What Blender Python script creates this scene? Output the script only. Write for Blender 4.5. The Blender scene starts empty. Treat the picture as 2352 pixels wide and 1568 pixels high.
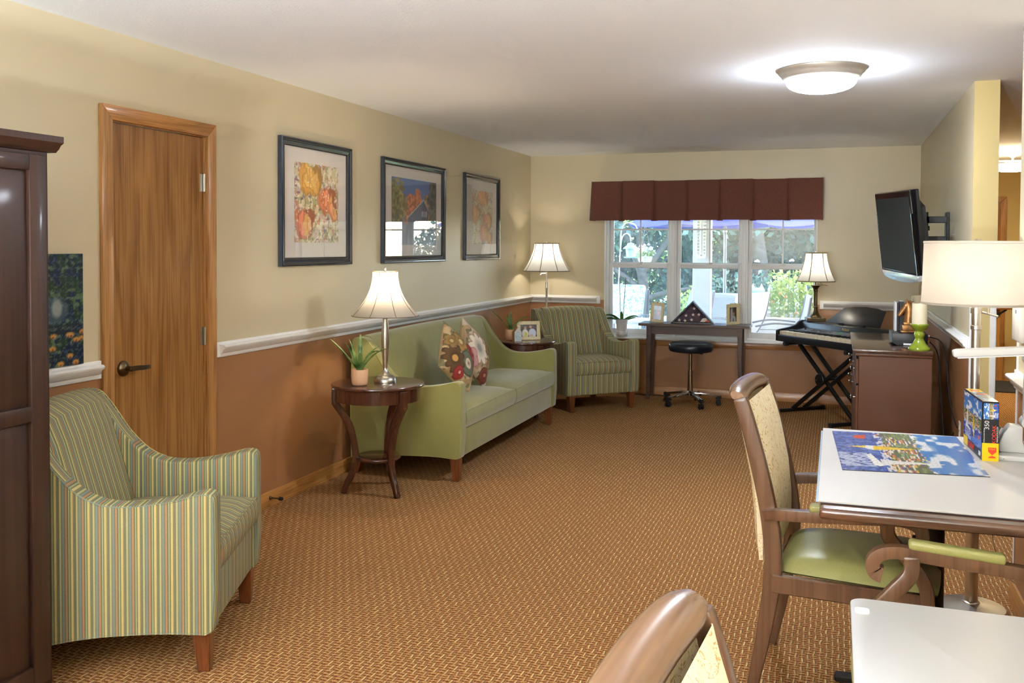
import bpy, bmesh, math, random
import numpy as np
from mathutils import Vector, Matrix

scene = bpy.context.scene
COL = scene.collection
random.seed(7)
rng = np.random.default_rng(11)
PI = math.pi

# ------------------------------------------------------------------ camera
F_PX, YAW, PITCH, ROLL, CAM_H, CY = 2161.08, 0.3313, 0.0280, 0.0046, 1.4954, 625.2
cam_d = bpy.data.cameras.new('camera')
cam = bpy.data.objects.new('camera', cam_d); COL.objects.link(cam)
cam_d.sensor_fit = 'HORIZONTAL'; cam_d.sensor_width = 36.0
cam_d.lens = F_PX / 2352.0 * 36.0
cam_d.shift_y = -(784.0 - CY) / 2352.0
cam_d.clip_start = 0.05; cam_d.clip_end = 300
cam.matrix_world = (Matrix.Translation((0, 0, CAM_H)) @ Matrix.Rotation(YAW, 4, 'Z')
                    @ Matrix.Rotation(PI / 2 - PITCH, 4, 'X') @ Matrix.Rotation(ROLL, 4, 'Z'))
scene.camera = cam

# ------------------------------------------------------------------ world, sun, exposure
SKY_STRENGTH = 1.9
SUN_STRENGTH = 3.8
EXPOSURE = 0.82
world = bpy.data.worlds.new('world'); scene.world = world; world.use_nodes = True
wn = world.node_tree.nodes; wl = world.node_tree.links; wn.clear()
w_out = wn.new('ShaderNodeOutputWorld'); w_bg = wn.new('ShaderNodeBackground'); w_sky = wn.new('ShaderNodeTexSky')
w_sky.sky_type = 'NISHITA'; w_sky.sun_disc = False
w_sky.sun_elevation = math.radians(52); w_sky.sun_rotation = math.radians(70)
w_bg.inputs['Strength'].default_value = SKY_STRENGTH
wl.new(w_sky.outputs[0], w_bg.inputs[0]); wl.new(w_bg.outputs[0], w_out.inputs[0])
sun_d = bpy.data.lights.new('sun', 'SUN'); sun_d.energy = SUN_STRENGTH; sun_d.angle = math.radians(0.6)
sun_d.color = (1.0, 0.95, 0.86)
sun = bpy.data.objects.new('sun', sun_d); COL.objects.link(sun)
sun.rotation_euler = Vector((-0.62, -0.02, -0.72)).to_track_quat('-Z', 'Y').to_euler()
scene.view_settings.view_transform = 'Standard'; scene.view_settings.look = 'None'
scene.view_settings.gamma = 1.0; scene.view_settings.use_curve_mapping = False
scene.view_settings.exposure = EXPOSURE
cy = scene.cycles
cy.use_denoising = True; cy.max_bounces = 7; cy.diffuse_bounces = 6; cy.glossy_bounces = 2
cy.transmission_bounces = 6; cy.transparent_max_bounces = 12
cy.caustics_reflective = False; cy.caustics_refractive = False
cy.sample_clamp_indirect = 6.0
cy.use_adaptive_sampling = True; cy.adaptive_threshold = 0.1; cy.adaptive_min_samples = 16
# lamp powers (watts), the domes' emission, incl. fill lamps added out of view
DOME_E = 84.0; FILL_E = 10.0; P_FILL = 400.0; P_TABLE = 9.0; P_FLOOR = 3.8; P_PIANO = 2.8; P_DRUM = 2.7; HALL_E = 46.0

# ------------------------------------------------------------------ helpers: colour and materials
def lin(c):
    return tuple((x / 12.92 if x <= 0.04045 else ((x + 0.055) / 1.055) ** 2.4) for x in (v / 255.0 for v in c))
def rgba(c): return lin(c) + (1.0,)

class NG:
    """tiny wrapper to write node graphs as expressions"""
    def __init__(s, m):
        s.m = m; m.use_nodes = True; s.t = m.node_tree; s.t.nodes.clear()
        s.out = s.t.nodes.new('ShaderNodeOutputMaterial')
    def n(s, ty, **kw):
        nd = s.t.nodes.new(ty)
        for k, v in kw.items(): setattr(nd, k, v)
        return nd
    def put(s, sock, v):
        if isinstance(v, bpy.types.NodeSocket): s.t.links.new(v, sock)
        elif v is not None:
            if hasattr(sock.default_value, '__len__') and not hasattr(v, '__len__'): v = (v,) * len(sock.default_value)
            if hasattr(v, '__len__') and len(v) == 3 and len(sock.default_value) == 4: v = tuple(v) + (1.0,)
            sock.default_value = v
    def math(s, op, a, b=None, c=None):
        nd = s.n('ShaderNodeMath', operation=op)
        for i, v in enumerate((a, b, c)):
            if v is not None: s.put(nd.inputs[i], v)
        return nd.outputs[0]
    def coords(s, kind='Object'): return s.n('ShaderNodeTexCoord').outputs[kind]
    def xyz(s, v):
        nd = s.n('ShaderNodeSeparateXYZ'); s.put(nd.inputs[0], v); return nd.outputs[0], nd.outputs[1], nd.outputs[2]
    def comb(s, x, y, z):
        nd = s.n('ShaderNodeCombineXYZ')
        for i, v in enumerate((x, y, z)): s.put(nd.inputs[i], v)
        return nd.outputs[0]
    def scale(s, v, sc):
        nd = s.n('ShaderNodeMapping'); s.put(nd.inputs['Vector'], v); nd.inputs['Scale'].default_value = sc; return nd.outputs[0]
    def noise(s, v, sc=5.0, det=3.0, rough=0.5, dist=0.0, col=False):
        nd = s.n('ShaderNodeTexNoise'); s.put(nd.inputs['Vector'], v)
        nd.inputs['Scale'].default_value = sc; nd.inputs['Detail'].default_value = det
        nd.inputs['Roughness'].default_value = rough; nd.inputs['Distortion'].default_value = dist
        return nd.outputs['Color' if col else 'Fac']
    def mix(s, f, a, b, mode='MIX'):
        nd = s.n('ShaderNodeMix', data_type='RGBA', blend_type=mode)
        s.put(nd.inputs[0], f); s.put(nd.inputs[6], a); s.put(nd.inputs[7], b); return nd.outputs[2]
    def ramp(s, f, stops, interp='LINEAR'):
        nd = s.n('ShaderNodeValToRGB'); cr = nd.color_ramp; cr.interpolation = interp
        while len(cr.elements) < len(stops): cr.elements.new(0.5)
        for e, (p, c) in zip(cr.elements, stops): e.position = p; e.color = (tuple(c) + (1.0,))[:4]
        s.put(nd.inputs[0], f); return nd.outputs[0]
    def bump(s, h, strength=0.2, dist=0.01):
        nd = s.n('ShaderNodeBump'); nd.inputs['Strength'].default_value = strength; nd.inputs['Distance'].default_value = dist
        s.put(nd.inputs['Height'], h); return nd.outputs[0]
    def pbr(s, color, rough=0.5, metal=0.0, normal=None, spec=None, coat=0.0, sheen=0.0, coat_rough=0.1, emit=None, estr=0.0, trans=None):
        b = s.n('ShaderNodeBsdfPrincipled')
        s.put(b.inputs['Base Color'], color); s.put(b.inputs['Roughness'], rough); s.put(b.inputs['Metallic'], metal)
        if normal is not None: s.put(b.inputs['Normal'], normal)
        if spec is not None: s.put(b.inputs['Specular IOR Level'], spec)
        if coat: b.inputs['Coat Weight'].default_value = coat; b.inputs['Coat Roughness'].default_value = coat_rough
        if sheen: b.inputs['Sheen Weight'].default_value = sheen; b.inputs['Sheen Roughness'].default_value = 0.4
        if emit is not None: s.put(b.inputs['Emission Color'], emit); b.inputs['Emission Strength'].default_value = estr
        return b.outputs[0]
    def done(s, sh):
        s.t.links.new(sh, s.out.inputs['Surface']); return s.m

MATS = {}
def new(name): 
    m = bpy.data.materials.new(name); MATS[name] = m; return NG(m)

def plain(name, c, rough=0.5, metal=0.0, var=0.06, sc=18.0, bump=0.0, **kw):
    g = new(name); v = g.coords(); nz = g.noise(v, sc, 1.0)
    c = lin(c); d = tuple(x * (1 - var * 2) for x in c); e = tuple(min(1, x * (1 + var * 2)) for x in c)
    col = g.ramp(nz, [(0.25, d), (0.75, e)])
    nrm = g.bump(nz, bump, 0.004) if bump else None
    return g.done(g.pbr(col, rough, metal, nrm, **kw))

def wood(name, c1, c2, axis='Z', sc=1.0, rough=0.35, coat=0.2, dark=None):
    g = new(name); v = g.coords()
    k = {'X': (1.2, 14, 14), 'Y': (14, 1.2, 14), 'Z': (14, 14, 1.2)}[axis]
    vv = g.scale(v, tuple(a * sc for a in k))
    n1 = g.noise(vv, 1.0, 2.0, 0.6, 1.2)
    k2 = tuple(a * sc * (9 if a > 2 else 2.5) for a in k)
    n2 = g.noise(g.scale(v, k2), 1.0, 1.0, 0.6)
    col = g.ramp(n1, [(0.3, lin(c2)), (0.5, lin(c1)), (0.68, tuple(x * 1.15 for x in lin(c1)))])
    pores = g.ramp(n2, [(0.38, (0.55, 0.5, 0.45)), (0.52, (1, 1, 1))])
    col = g.mix(0.55, col, pores, 'MULTIPLY')
    return g.done(g.pbr(col, rough, 0, coat=coat))

def glow(name, c, e):
    g = new(name); v = g.coords(); nz = g.noise(v, 3.0, 1.0)
    em = g.n('ShaderNodeEmission'); g.put(em.inputs[0], g.mix(nz, lin(c), tuple(min(1, x * 1.02) for x in lin(c)))); em.inputs[1].default_value = e
    return g.done(em.outputs[0])

def paint_mat(name, rough=0.4, coat=0.0, spec=None, bump=0.0):
    """colour comes from the mesh's own printed-colour attribute"""
    g = new(name); a = g.n('ShaderNodeAttribute', attribute_name='Col')
    nrm = None
    if bump: nrm = g.bump(g.noise(g.coords(), 240.0, 2.0), bump, 0.002)
    return g.done(g.pbr(a.outputs['Color'], rough, 0, nrm, coat=coat, spec=spec))

def glass_mat(name, haze=0.0, rough=0.0, f0=0.04, tint=(1, 1, 1)):
    g = new(name)
    tr = g.n('ShaderNodeBsdfTransparent'); g.put(tr.inputs[0], tint)
    gl = g.n('ShaderNodeBsdfGlossy'); gl.inputs['Roughness'].default_value = rough
    lw = g.n('ShaderNodeLayerWeight'); lw.inputs['Blend'].default_value = 0.5     # Facing: 1 - |cos|
    fr = g.math('MULTIPLY_ADD', g.math('POWER', lw.outputs['Facing'], 5.0), 1 - f0, f0)
    mx = g.n('ShaderNodeMixShader'); g.put(mx.inputs[0], fr)
    g.t.links.new(tr.outputs[0], mx.inputs[1]); g.t.links.new(gl.outputs[0], mx.inputs[2])
    sh = mx.outputs[0]
    if haze:
        tl = g.n('ShaderNodeBsdfTranslucent'); g.put(tl.inputs[0], (0.82, 0.92, 1.0))
        df = g.noise(g.coords(), 3.0, 1.0); f = g.math('MULTIPLY', df, haze * 2)
        m2 = g.n('ShaderNodeMixShader'); g.put(m2.inputs[0], f)
        g.t.links.new(sh, m2.inputs[1]); g.t.links.new(tl.outputs[0], m2.inputs[2]); sh = m2.outputs[0]
    return g.done(sh)

def shade_mat(name, c, trans=0.6, dense=True):
    g = new(name); v = g.coords(); wv = g.noise(g.scale(v, (60, 60, 300)), 3.0, 2.0)
    col = g.mix(wv, tuple(x * 0.93 for x in lin(c)), lin(c))
    d = g.n('ShaderNodeBsdfDiffuse'); g.put(d.inputs[0], col)
    t = g.n('ShaderNodeBsdfTranslucent'); g.put(t.inputs[0], g.mix(1.0, col, (0.5, 0.5, 0.5), 'MULTIPLY') if dense else col)
    m = g.n('ShaderNodeMixShader'); m.inputs[0].default_value = trans
    g.t.links.new(d.outputs[0], m.inputs[1]); g.t.links.new(t.outputs[0], m.inputs[2])
    return g.done(m.outputs[0])

# ------------------------------------------------------------------ helpers: meshes and objects
class MB:
    """collects shapes, then builds ONE mesh object"""
    def __init__(s): s.v = []; s.f = []; s.col = None
    def add(s, vs, fs, M=None):
        o = len(s.v)
        s.v += [tuple(M @ Vector(p)) for p in vs] if M is not None else [tuple(p) for p in vs]
        s.f += [tuple(i + o for i in f) for f in fs]; return s
    def box(s, x0, x1, y0, y1, z0, z1, M=None):
        return s.add([(x0, y0, z0), (x1, y0, z0), (x1, y1, z0), (x0, y1, z0), (x0, y0, z1), (x1, y0, z1), (x1, y1, z1), (x0, y1, z1)],
                     [(0, 3, 2, 1), (4, 5, 6, 7), (0, 1, 5, 4), (1, 2, 6, 5), (2, 3, 7, 6), (3, 0, 4, 7)], M)
    def frustum(s, c0, h0, z0, c1, h1, z1):
        (ax, ay), (bx, by) = c0, c1
        hx0, hy0 = h0 if hasattr(h0, '__len__') else (h0, h0); hx1, hy1 = h1 if hasattr(h1, '__len__') else (h1, h1)
        return s.add([(ax - hx0, ay - hy0, z0), (ax + hx0, ay - hy0, z0), (ax + hx0, ay + hy0, z0), (ax - hx0, ay + hy0, z0),
                      (bx - hx1, by - hy1, z1), (bx + hx1, by - hy1, z1), (bx + hx1, by + hy1, z1), (bx - hx1, by + hy1, z1)],
                     [(0, 3, 2, 1), (4, 5, 6, 7), (0, 1, 5, 4), (1, 2, 6, 5), (2, 3, 7, 6), (3, 0, 4, 7)])
    def lathe(s, prof, n=32, c=(0, 0, 0), M=None, close=True, poly=None):
        """prof: (r, z) list from bottom to top; poly: radius factor by angle"""
        vs, fs = [], []
        for (r, z) in prof:
            for k in range(n):
                a = 2 * PI * k / n; q = r * (poly(a) if poly else 1)
                vs.append((c[0] + q * math.cos(a), c[1] + q * math.sin(a), c[2] + z))
        for i in range(len(prof) - 1):
            for k in range(n):
                k2 = (k + 1) % n
                fs.append((i * n + k, i * n + k2, (i + 1) * n + k2, (i + 1) * n + k))
        if close:
            if prof[0][0] > 1e-5: fs.append(tuple(reversed(range(n))))
            if prof[-1][0] > 1e-5: fs.append(tuple(range((len(prof) - 1) * n, len(prof) * n)))
        return s.add(vs, fs, M)
    def tube(s, path, r, n=10, closed=False, caps=True, M=None):
        P = [Vector(p) for p in path]; m = len(P)
        rs = r if hasattr(r, '__len__') else [r] * m
        vs, fs = [], []; up = None
        for i in range(m):
            if closed: t = (P[(i + 1) % m] - P[i - 1])
            else: t = P[min(i + 1, m - 1)] - P[max(i - 1, 0)]
            if t.length < 1e-9: t = Vector((0, 0, 1))
            t.normalize()
            if up is None: up = Vector((0, 0, 1)) if abs(t.z) < 0.9 else Vector((1, 0, 0))
            a = t.cross(up); 
            if a.length < 1e-6: a = t.cross(Vector((1, 0, 0)))
            a.normalize(); b = a.cross(t).normalized(); up = b
            for k in range(n):
                an = 2 * PI * k / n
                vs.append(P[i] + (a * math.cos(an) + b * math.sin(an)) * rs[i])
        R = m if closed else m - 1
        for i in range(R):
            for k in range(n):
                k2 = (k + 1) % n; j = (i + 1) % m
                fs.append((i * n + k, i * n + k2, j * n + k2, j * n + k))
        if caps and not closed:
            fs.append(tuple(reversed(range(n)))); fs.append(tuple(range((m - 1) * n, m * n)))
        return s.add(vs, fs, M)
    def bar(s, path, w, h, side=(1, 0, 0), M=None):
        """rectangular section swept along path; side: the direction of w"""
        P = [Vector(p) for p in path]; m = len(P); sd = Vector(side).normalized()
        ws = w if hasattr(w, '__len__') else [w] * m; hs = h if hasattr(h, '__len__') else [h] * m
        vs, fs = [], []
        for i in range(m):
            t = (P[min(i + 1, m - 1)] - P[max(i - 1, 0)]).normalized()
            b = t.cross(sd)
            b.normalize(); a = sd
            for (u, v) in ((-1, -1), (1, -1), (1, 1), (-1, 1)):
                vs.append(P[i] + a * (u * ws[i] / 2) + b * (v * hs[i] / 2))
        for i in range(m - 1):
            for k in range(4):
                k2 = (k + 1) % 4; fs.append((i * 4 + k, i * 4 + k2, i * 4 + 4 + k2, i * 4 + 4 + k))
        fs.append((3, 2, 1, 0)); fs.append(tuple(range((m - 1) * 4, m * 4)))
        return s.add(vs, fs, M)
    def prism(s, pts, t0, t1, plane='YZ', M=None):
        """polygon pts in plane, extruded along the third axis from t0 to t1"""
        n = len(pts)
        def P(a, b, t): return {'YZ': (t, a, b), 'XZ': (a, t, b), 'XY': (a, b, t)}[plane]
        vs = [P(a, b, t0) for a, b in pts] + [P(a, b, t1) for a, b in pts]
        fs = [tuple(reversed(range(n))), tuple(range(n, 2 * n))] + [(i, (i + 1) % n, n + (i + 1) % n, n + i) for i in range(n)]
        return s.add(vs, fs, M)
    def grid(s, fn, nu, nv, M=None):
        vs = [fn(i / nu, j / nv) for j in range(nv + 1) for i in range(nu + 1)]
        w = nu + 1
        return s.add(vs, [(j * w + i, j * w + i + 1, (j + 1) * w + i + 1, (j + 1) * w + i) for j in range(nv) for i in range(nu)], M)
    def build(s, name, mat, parent=None, bevel=0.0, seg=2, smooth=35, loc=None, rot=None, fix=True, subdiv=0, label=None):
        me = bpy.data.meshes.new(name)
        me.from_pydata([tuple(p) for p in s.v], [], s.f); me.update()
        if fix or bevel:
            bm = bmesh.new(); bm.from_mesh(me)
            if fix: bmesh.ops.recalc_face_normals(bm, faces=bm.faces)
            if bevel:
                ed = [e for e in bm.edges if len(e.link_faces) == 2 and e.calc_face_angle(0) > math.radians(28)]
                bmesh.ops.bevel(bm, geom=ed, offset=bevel, segments=seg, profile=0.5, affect='EDGES', clamp_overlap=True)
            bm.to_mesh(me); bm.free()
        if smooth:
            me.polygons.foreach_set('use_smooth', [True] * len(me.polygons)); me.set_sharp_from_angle(angle=math.radians(smooth))
        if s.col is not None:
            at = me.color_attributes.new('Col', 'FLOAT_COLOR', 'POINT')
            at.data.foreach_set('color', np.asarray(s.col, dtype=np.float32).ravel())
        if mat is not None: me.materials.append(MATS[mat] if isinstance(mat, str) else mat)
        o = bpy.data.objects.new(name, me); COL.objects.link(o)
        if parent is not None: o.parent = parent
        if loc: o.location = loc
        if rot: o.rotation_euler = rot
        if label: o['label'] = label
        return o

def thing(name, label, cat, loc=(0, 0, 0), rz=0.0, group=None, rot=None):
    o = bpy.data.objects.new(name, None); COL.objects.link(o); o.empty_display_size = 0.1
    o.location = loc; o.rotation_euler = rot if rot else (0, 0, rz)
    o['label'] = label; o['category'] = cat
    if group: o['group'] = group
    return o
def tag(o, label, cat, group=None):
    o['label'] = label; o['category'] = cat
    if group: o['group'] = group
    return o
def struct(o, label=None, cat=None):
    o['kind'] = 'structure'
    if label: o['label'] = label
    if cat: o['category'] = cat
    return o
def sroot(name, label, cat, loc=(0, 0, 0)):
    o = bpy.data.objects.new(name, None); COL.objects.link(o); o.location = loc
    return struct(o, label, cat)
def copy_tree(o, parent=None):
    c = o.copy(); COL.objects.link(c); c.parent = parent
    for ch in list(o.children): copy_tree(ch, c)
    return c
def light(name, parent, loc, watts, color, r=0.03):
    d = bpy.data.lights.new(name, 'POINT'); d.energy = watts; d.color = color; d.shadow_soft_size = r
    o = bpy.data.objects.new(name, d); COL.objects.link(o); o.parent = parent; o.location = loc; return o
def text(name, s, size, mat, parent, M, ext=0.0006, align='CENTER', sx=1.0):
    cu = bpy.data.curves.new(name, 'FONT'); cu.body = s; cu.size = size; cu.align_x = align; cu.align_y = 'CENTER'
    cu.resolution_u = 3; cu.extrude = ext
    t = bpy.data.objects.new(name, cu); COL.objects.link(t)
    dg = bpy.context.evaluated_depsgraph_get(); me = bpy.data.meshes.new_from_object(t.evaluated_get(dg))
    COL.objects.unlink(t); bpy.data.objects.remove(t)
    me.transform(M @ Matrix.Diagonal((sx, 1, 1, 1))); me.materials.clear(); me.materials.append(MATS[mat])
    o = bpy.data.objects.new(name, me); COL.objects.link(o)
    if parent is not None: o.parent = parent
    return o
def frame_M(origin, xdir, ydir):
    """matrix whose x/y axes are xdir/ydir"""
    x = Vector(xdir).normalized(); y = Vector(ydir).normalized(); z = x.cross(y)
    return Matrix(((x.x, y.x, z.x, origin[0]), (x.y, y.y, z.y, origin[1]), (x.z, y.z, z.z, origin[2]), (0, 0, 0, 1)))
def smoothpath(pts, n=6):
    """Catmull-Rom through pts"""
    P = [Vector(p) for p in pts]; out = []
    for i in range(len(P) - 1):
        a, b, c, d = P[max(i - 1, 0)], P[i], P[i + 1], P[min(i + 2, len(P) - 1)]
        for k in range(n):
            t = k / n
            out.append(0.5 * ((2 * b) + (c - a) * t + (2 * a - 5 * b + 4 * c - d) * t * t + (3 * b - a - 3 * c + d) * t ** 3))
    out.append(P[-1]); return out

# ------------------------------------------------------------------ painted colours (flat prints) computed on a grid
def vnoise(w, h, cx, cy_, seed=0):
    r = np.random.default_rng(seed); g = r.random((cy_ + 2, cx + 2))
    x = np.linspace(0, cx, w, endpoint=False); y = np.linspace(0, cy_, h, endpoint=False)
    xi = x.astype(int); yi = y.astype(int); fx = x - xi; fy = (y - yi)[:, None]
    fx = fx * fx * (3 - 2 * fx); fy = fy * fy * (3 - 2 * fy)
    a = g[yi][:, xi]; b = g[yi][:, xi + 1]; c = g[yi + 1][:, xi]; d = g[yi + 1][:, xi + 1]
    return (a * (1 - fx) + b * fx) * (1 - fy) + (c * (1 - fx) + d * fx) * fy
class Canvas:
    """row 0 is the bottom; colours are 0-255 sRGB"""
    def __init__(s, w, h, c):
        s.w, s.h = w, h; s.a = np.zeros((h, w, 3)) + np.array(c, float)
        s.X, s.Y = np.meshgrid(np.linspace(0, 1, w), np.linspace(0, 1, h))
    def warp(s, amp, cells, seed):
        s.X = s.X + (vnoise(s.w, s.h, cells, cells, seed) - .5) * amp; s.Y = s.Y + (vnoise(s.w, s.h, cells, cells, seed + 1) - .5) * amp; return s
    def blend(s, m, c):
        m = np.clip(m, 0, 1)[..., None]; s.a = s.a * (1 - m) + np.array(c, float) * m; return s
    def ell(s, x, y, rx, ry, c, soft=0.12, ang=0.0, al=1.0, petals=0, amp=0.0, ph=0.0):
        dx, dy = s.X - x, s.Y - y; ca, sa = math.cos(ang), math.sin(ang)
        u = (dx * ca + dy * sa) / rx; v = (-dx * sa + dy * ca) / ry; d = np.hypot(u, v)
        if petals: d = d / (1 - amp + amp * np.abs(np.cos(np.arctan2(v, u) * petals / 2 + ph)))
        return s.blend(al * np.clip((1 - d) / soft, 0, 1), c)
    def poly(s, pts, c, al=1.0):
        ins = np.zeros_like(s.X, bool); n = len(pts)
        for i in range(n):
            (x0, y0), (x1, y1) = pts[i], pts[(i + 1) % n]
            if y0 == y1: continue
            cond = ((s.Y < y0) != (s.Y < y1)) & (s.X < (x1 - x0) * (s.Y - y0) / (y1 - y0) + x0); ins ^= cond
        return s.blend(ins * al, c)
    def linear(s):
        a = np.clip(s.a / 255.0, 0, 1); l = np.where(a <= 0.04045, a / 12.92, ((a + 0.055) / 1.055) ** 2.4)
        return np.concatenate([l, np.ones(l.shape[:2] + (1,))], 2)
def printed(name, canvas, M, w, h, mat, parent=None, label=None):
    """a flat printed sheet w x h whose lower-left corner is the frame's origin"""
    b = MB(); b.grid(lambda u, v: (u * w, v * h, 0), canvas.w - 1, canvas.h - 1, M); b.col = canvas.linear()
    o = b.build(name, mat, parent, smooth=0, fix=False)
    if label: o['label'] = label
    return o

# ================================================================== materials
XL, XR, YB, CEIL = -3.0515, 0.7317, 9.467, 2.44
RAIL = 0.945
def two_tone():
    g = new('wall_paint'); pos = g.n('ShaderNodeNewGeometry').outputs['Position']; x, y, z = g.xyz(pos)
    up = g.math('GREATER_THAN', z, RAIL)
    nz = g.noise(pos, 2.2, 1.0)
    a = g.mix(nz, lin((200, 187, 155)), lin((206, 193, 162)))
    b = g.mix(nz, lin((158, 112, 74)), lin((165, 118, 79)))
    return g.done(g.pbr(g.mix(up, b, a), g.math('MULTIPLY_ADD', up, 0.06, 0.33), 0))
two_tone()
plain('wall_paint_hall', (200, 178, 120), 0.6, sc=2.0, var=0.02)
def ceiling_m():
    g = new('ceiling_paint'); v = g.coords(); n = g.noise(v, 90.0, 1.0, 0.6); c = g.mix(g.noise(v, 1.5, 0.0), lin((240, 243, 247)), lin((244, 247, 251)))
    return g.done(g.pbr(c, 0.85, 0, g.bump(n, 0.18, 0.004), spec=0.2))
ceiling_m()
def carpet():
    g = new('carpet'); v = g.coords(); x, y, z = g.xyz(v)
    w2 = g.math('MULTIPLY', g.math('SUBTRACT', g.noise(v, 13.0, 1.0), 0.5), 0.7)
    u = g.math('ADD', g.math('DIVIDE', x, 0.021), w2); iu = g.math('FLOOR', u); fu = g.math('FRACT', u)
    w = g.math('ADD', g.math('DIVIDE', y, 0.037), w2); iw = g.math('FLOOR', w); fw = g.math('FRACT', w)
    par = g.math('FLOORED_MODULO', g.math('ADD', iu, iw), 2.0); inv = g.math('SUBTRACT', 1.0, par)
    wn_ = g.n('ShaderNodeTexWhiteNoise', noise_dimensions='3D'); g.put(wn_.inputs[0], g.comb(iu, iw, 3.0)); hsh = wn_.outputs[0]
    def near(a, c, r): return g.math('LESS_THAN', g.math('ABSOLUTE', g.math('SUBTRACT', a, c)), r)
    hs = g.math('FRACT', g.math('MULTIPLY', fw, 2.0)); rust = g.math('MULTIPLY', g.math('LESS_THAN', hs, 0.38), g.math('MULTIPLY_ADD', par, 0.6, 0.4))
    base = g.ramp(g.noise(v, 260.0, 1.0, 0.7), [(0.3, lin((106, 68, 38))), (0.5, lin((156, 108, 62))), (0.72, lin((182, 134, 84)))])
    c = g.mix(rust, base, lin((104, 56, 28)))
    grey = g.math('MULTIPLY', g.math('MULTIPLY', near(fu, 0.62, 0.08), near(fw, 0.45, 0.42)), inv); c = g.mix(grey, c, lin((108, 86, 66)))
    dots = g.math('MULTIPLY', g.math('MULTIPLY', near(fu, 0.5, 0.4), near(hs, 0.7, 0.13)), g.math('MULTIPLY', par, g.math('GREATER_THAN', g.noise(v, 340.0, 0.0), 0.5)))
    c = g.mix(dots, c, lin((208, 172, 114)))
    yel = g.math('MULTIPLY', g.math('MULTIPLY', near(fu, 0.38, 0.11), near(fw, 0.5, 0.46)), g.math('MULTIPLY', g.math('MULTIPLY_ADD', inv, 0.62, 0.22), g.math('MULTIPLY_ADD', hsh, 0.7, 0.45)))
    c = g.mix(yel, c, lin((214, 188, 132)))
    h = g.math('ADD', yel, g.math('SUBTRACT', 0.6, g.math('MULTIPLY', rust, 0.6)))
    return g.done(g.pbr(c, 0.95, 0, g.bump(h, 0.35, 0.005), spec=0.1))
carpet()
wood('oak_door', (160, 114, 62), (138, 92, 46), 'Z', 0.8, 0.26, 0.35)
wood('oak_trim', (182, 134, 80), (158, 108, 58), 'Z', 1.2, 0.34, 0.2)
wood('oak_trim_y', (184, 130, 70), (150, 98, 46), 'Y', 1.2, 0.34, 0.2)
wood('oak_trim_x', (176, 120, 62), (138, 86, 38), 'X', 1.2, 0.34, 0.2)
wood('dark_cherry', (78, 42, 28), (58, 30, 20), 'Z', 0.8, 0.22, 0.5)
wood('dark_cherry_x', (84, 48, 34), (62, 34, 24), 'X', 0.8, 0.2, 0.5)
wood('armoire_wood', (54, 32, 22), (46, 27, 18), 'Z', 0.5, 0.45, 0.1)
plain('cabinet_wood', (90, 54, 34), 0.4, var=0.04, sc=3.0)
wood('cabinet_top', (80, 54, 42), (68, 46, 36), 'Y', 0.5, 0.2, 0.4)
wood('console_wood', (84, 60, 50), (68, 48, 40), 'X', 0.6, 0.36, 0.2)
wood('leg_wood', (116, 64, 34), (92, 50, 26), 'Z', 1.0, 0.3, 0.3)
wood('chair_wood', (104, 74, 54), (88, 62, 45), 'Z', 0.5, 0.32, 0.25)
wood('chair_wood_x', (128, 96, 70), (106, 78, 56), 'X', 0.5, 0.26, 0.3)
wood('table_edge', (96, 66, 50), (70, 46, 36), 'X', 0.9, 0.22, 0.5)
plain('white_trim', (236, 236, 234), 0.35, var=0.01)
plain('window_vinyl', (230, 232, 232), 0.35, var=0.01)
plain('nickel', (206, 202, 194), 0.3, 1.0, var=0.03)
plain('ring_nickel', (206, 200, 190), 0.45, 0.55, var=0.02)
plain('chrome', (220, 222, 226), 0.08, 1.0, var=0.01)
plain('bronze', (112, 98, 74), 0.32, 1.0, var=0.05)
plain('black_plastic', (26, 28, 32), 0.38, var=0.04)
plain('black_metal', (18, 18, 19), 0.42, 0.0, var=0.05)
plain('black_gloss', (14, 14, 16), 0.12, var=0.02)
plain('black_vinyl', (20, 28, 40), 0.28, var=0.05)
plain('screen', (50, 50, 50), 0.6, var=0.01, spec=0.04)
plain('silver_plastic', (206, 212, 220), 0.2, 0.6, var=0.03)
plain('white_plastic', (212, 212, 210), 0.3, var=0.01)
plain('white_board', (198, 197, 196), 0.42, var=0.015, sc=3.0)
plain('white_laminate', (184, 183, 182), 0.32, var=0.015, sc=3.0)
plain('ivory', (232, 222, 196), 0.45, var=0.03)
plain('wax', (236, 226, 196), 0.5, var=0.02)
plain('terracotta', (216, 172, 136), 0.55, var=0.03)
plain('soil_moss', (216, 172, 110), 0.9, var=0.15, sc=60)
plain('grey_ceramic', (196, 192, 190), 0.4, var=0.02)
plain('green_glaze', (140, 158, 44), 0.12, var=0.08, coat=0.5)
plain('horse_bronze', (150, 106, 62), 0.34, 0.7, var=0.2, sc=30)
plain('valance_cloth', (104, 58, 44), 0.8, var=0.05, sc=60, sheen=0.2)
plain('mat_paper', (226, 220, 214), 0.7, var=0.01)
plain('photo_frame_ivory', (222, 208, 166), 0.4, var=0.05, sc=60)
plain('olive_vinyl', (152, 150, 92), 0.34, var=0.03, sc=300, bump=0.15)
plain('tan_cloth', (206, 178, 146), 0.8, var=0.04, sc=80)
plain('flag_blue', (44, 46, 78), 0.8, var=0.06, sc=60)
plain('star_white', (228, 224, 222), 0.7, var=0.02)
plain('case_black', (34, 36, 42), 0.3, var=0.04)
plain('rubber_black', (20, 20, 20), 0.7, var=0.05)
plain('book_dark', (44, 34, 40), 0.6, var=0.1)
plain('book_white', (226, 224, 222), 0.6, var=0.02)
plain('red_button', (226, 62, 34), 0.4)
plain('yellow_card', (240, 200, 10), 0.4, var=0.01)
plain('black_card', (34, 33, 35), 0.35, var=0.02)
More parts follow.
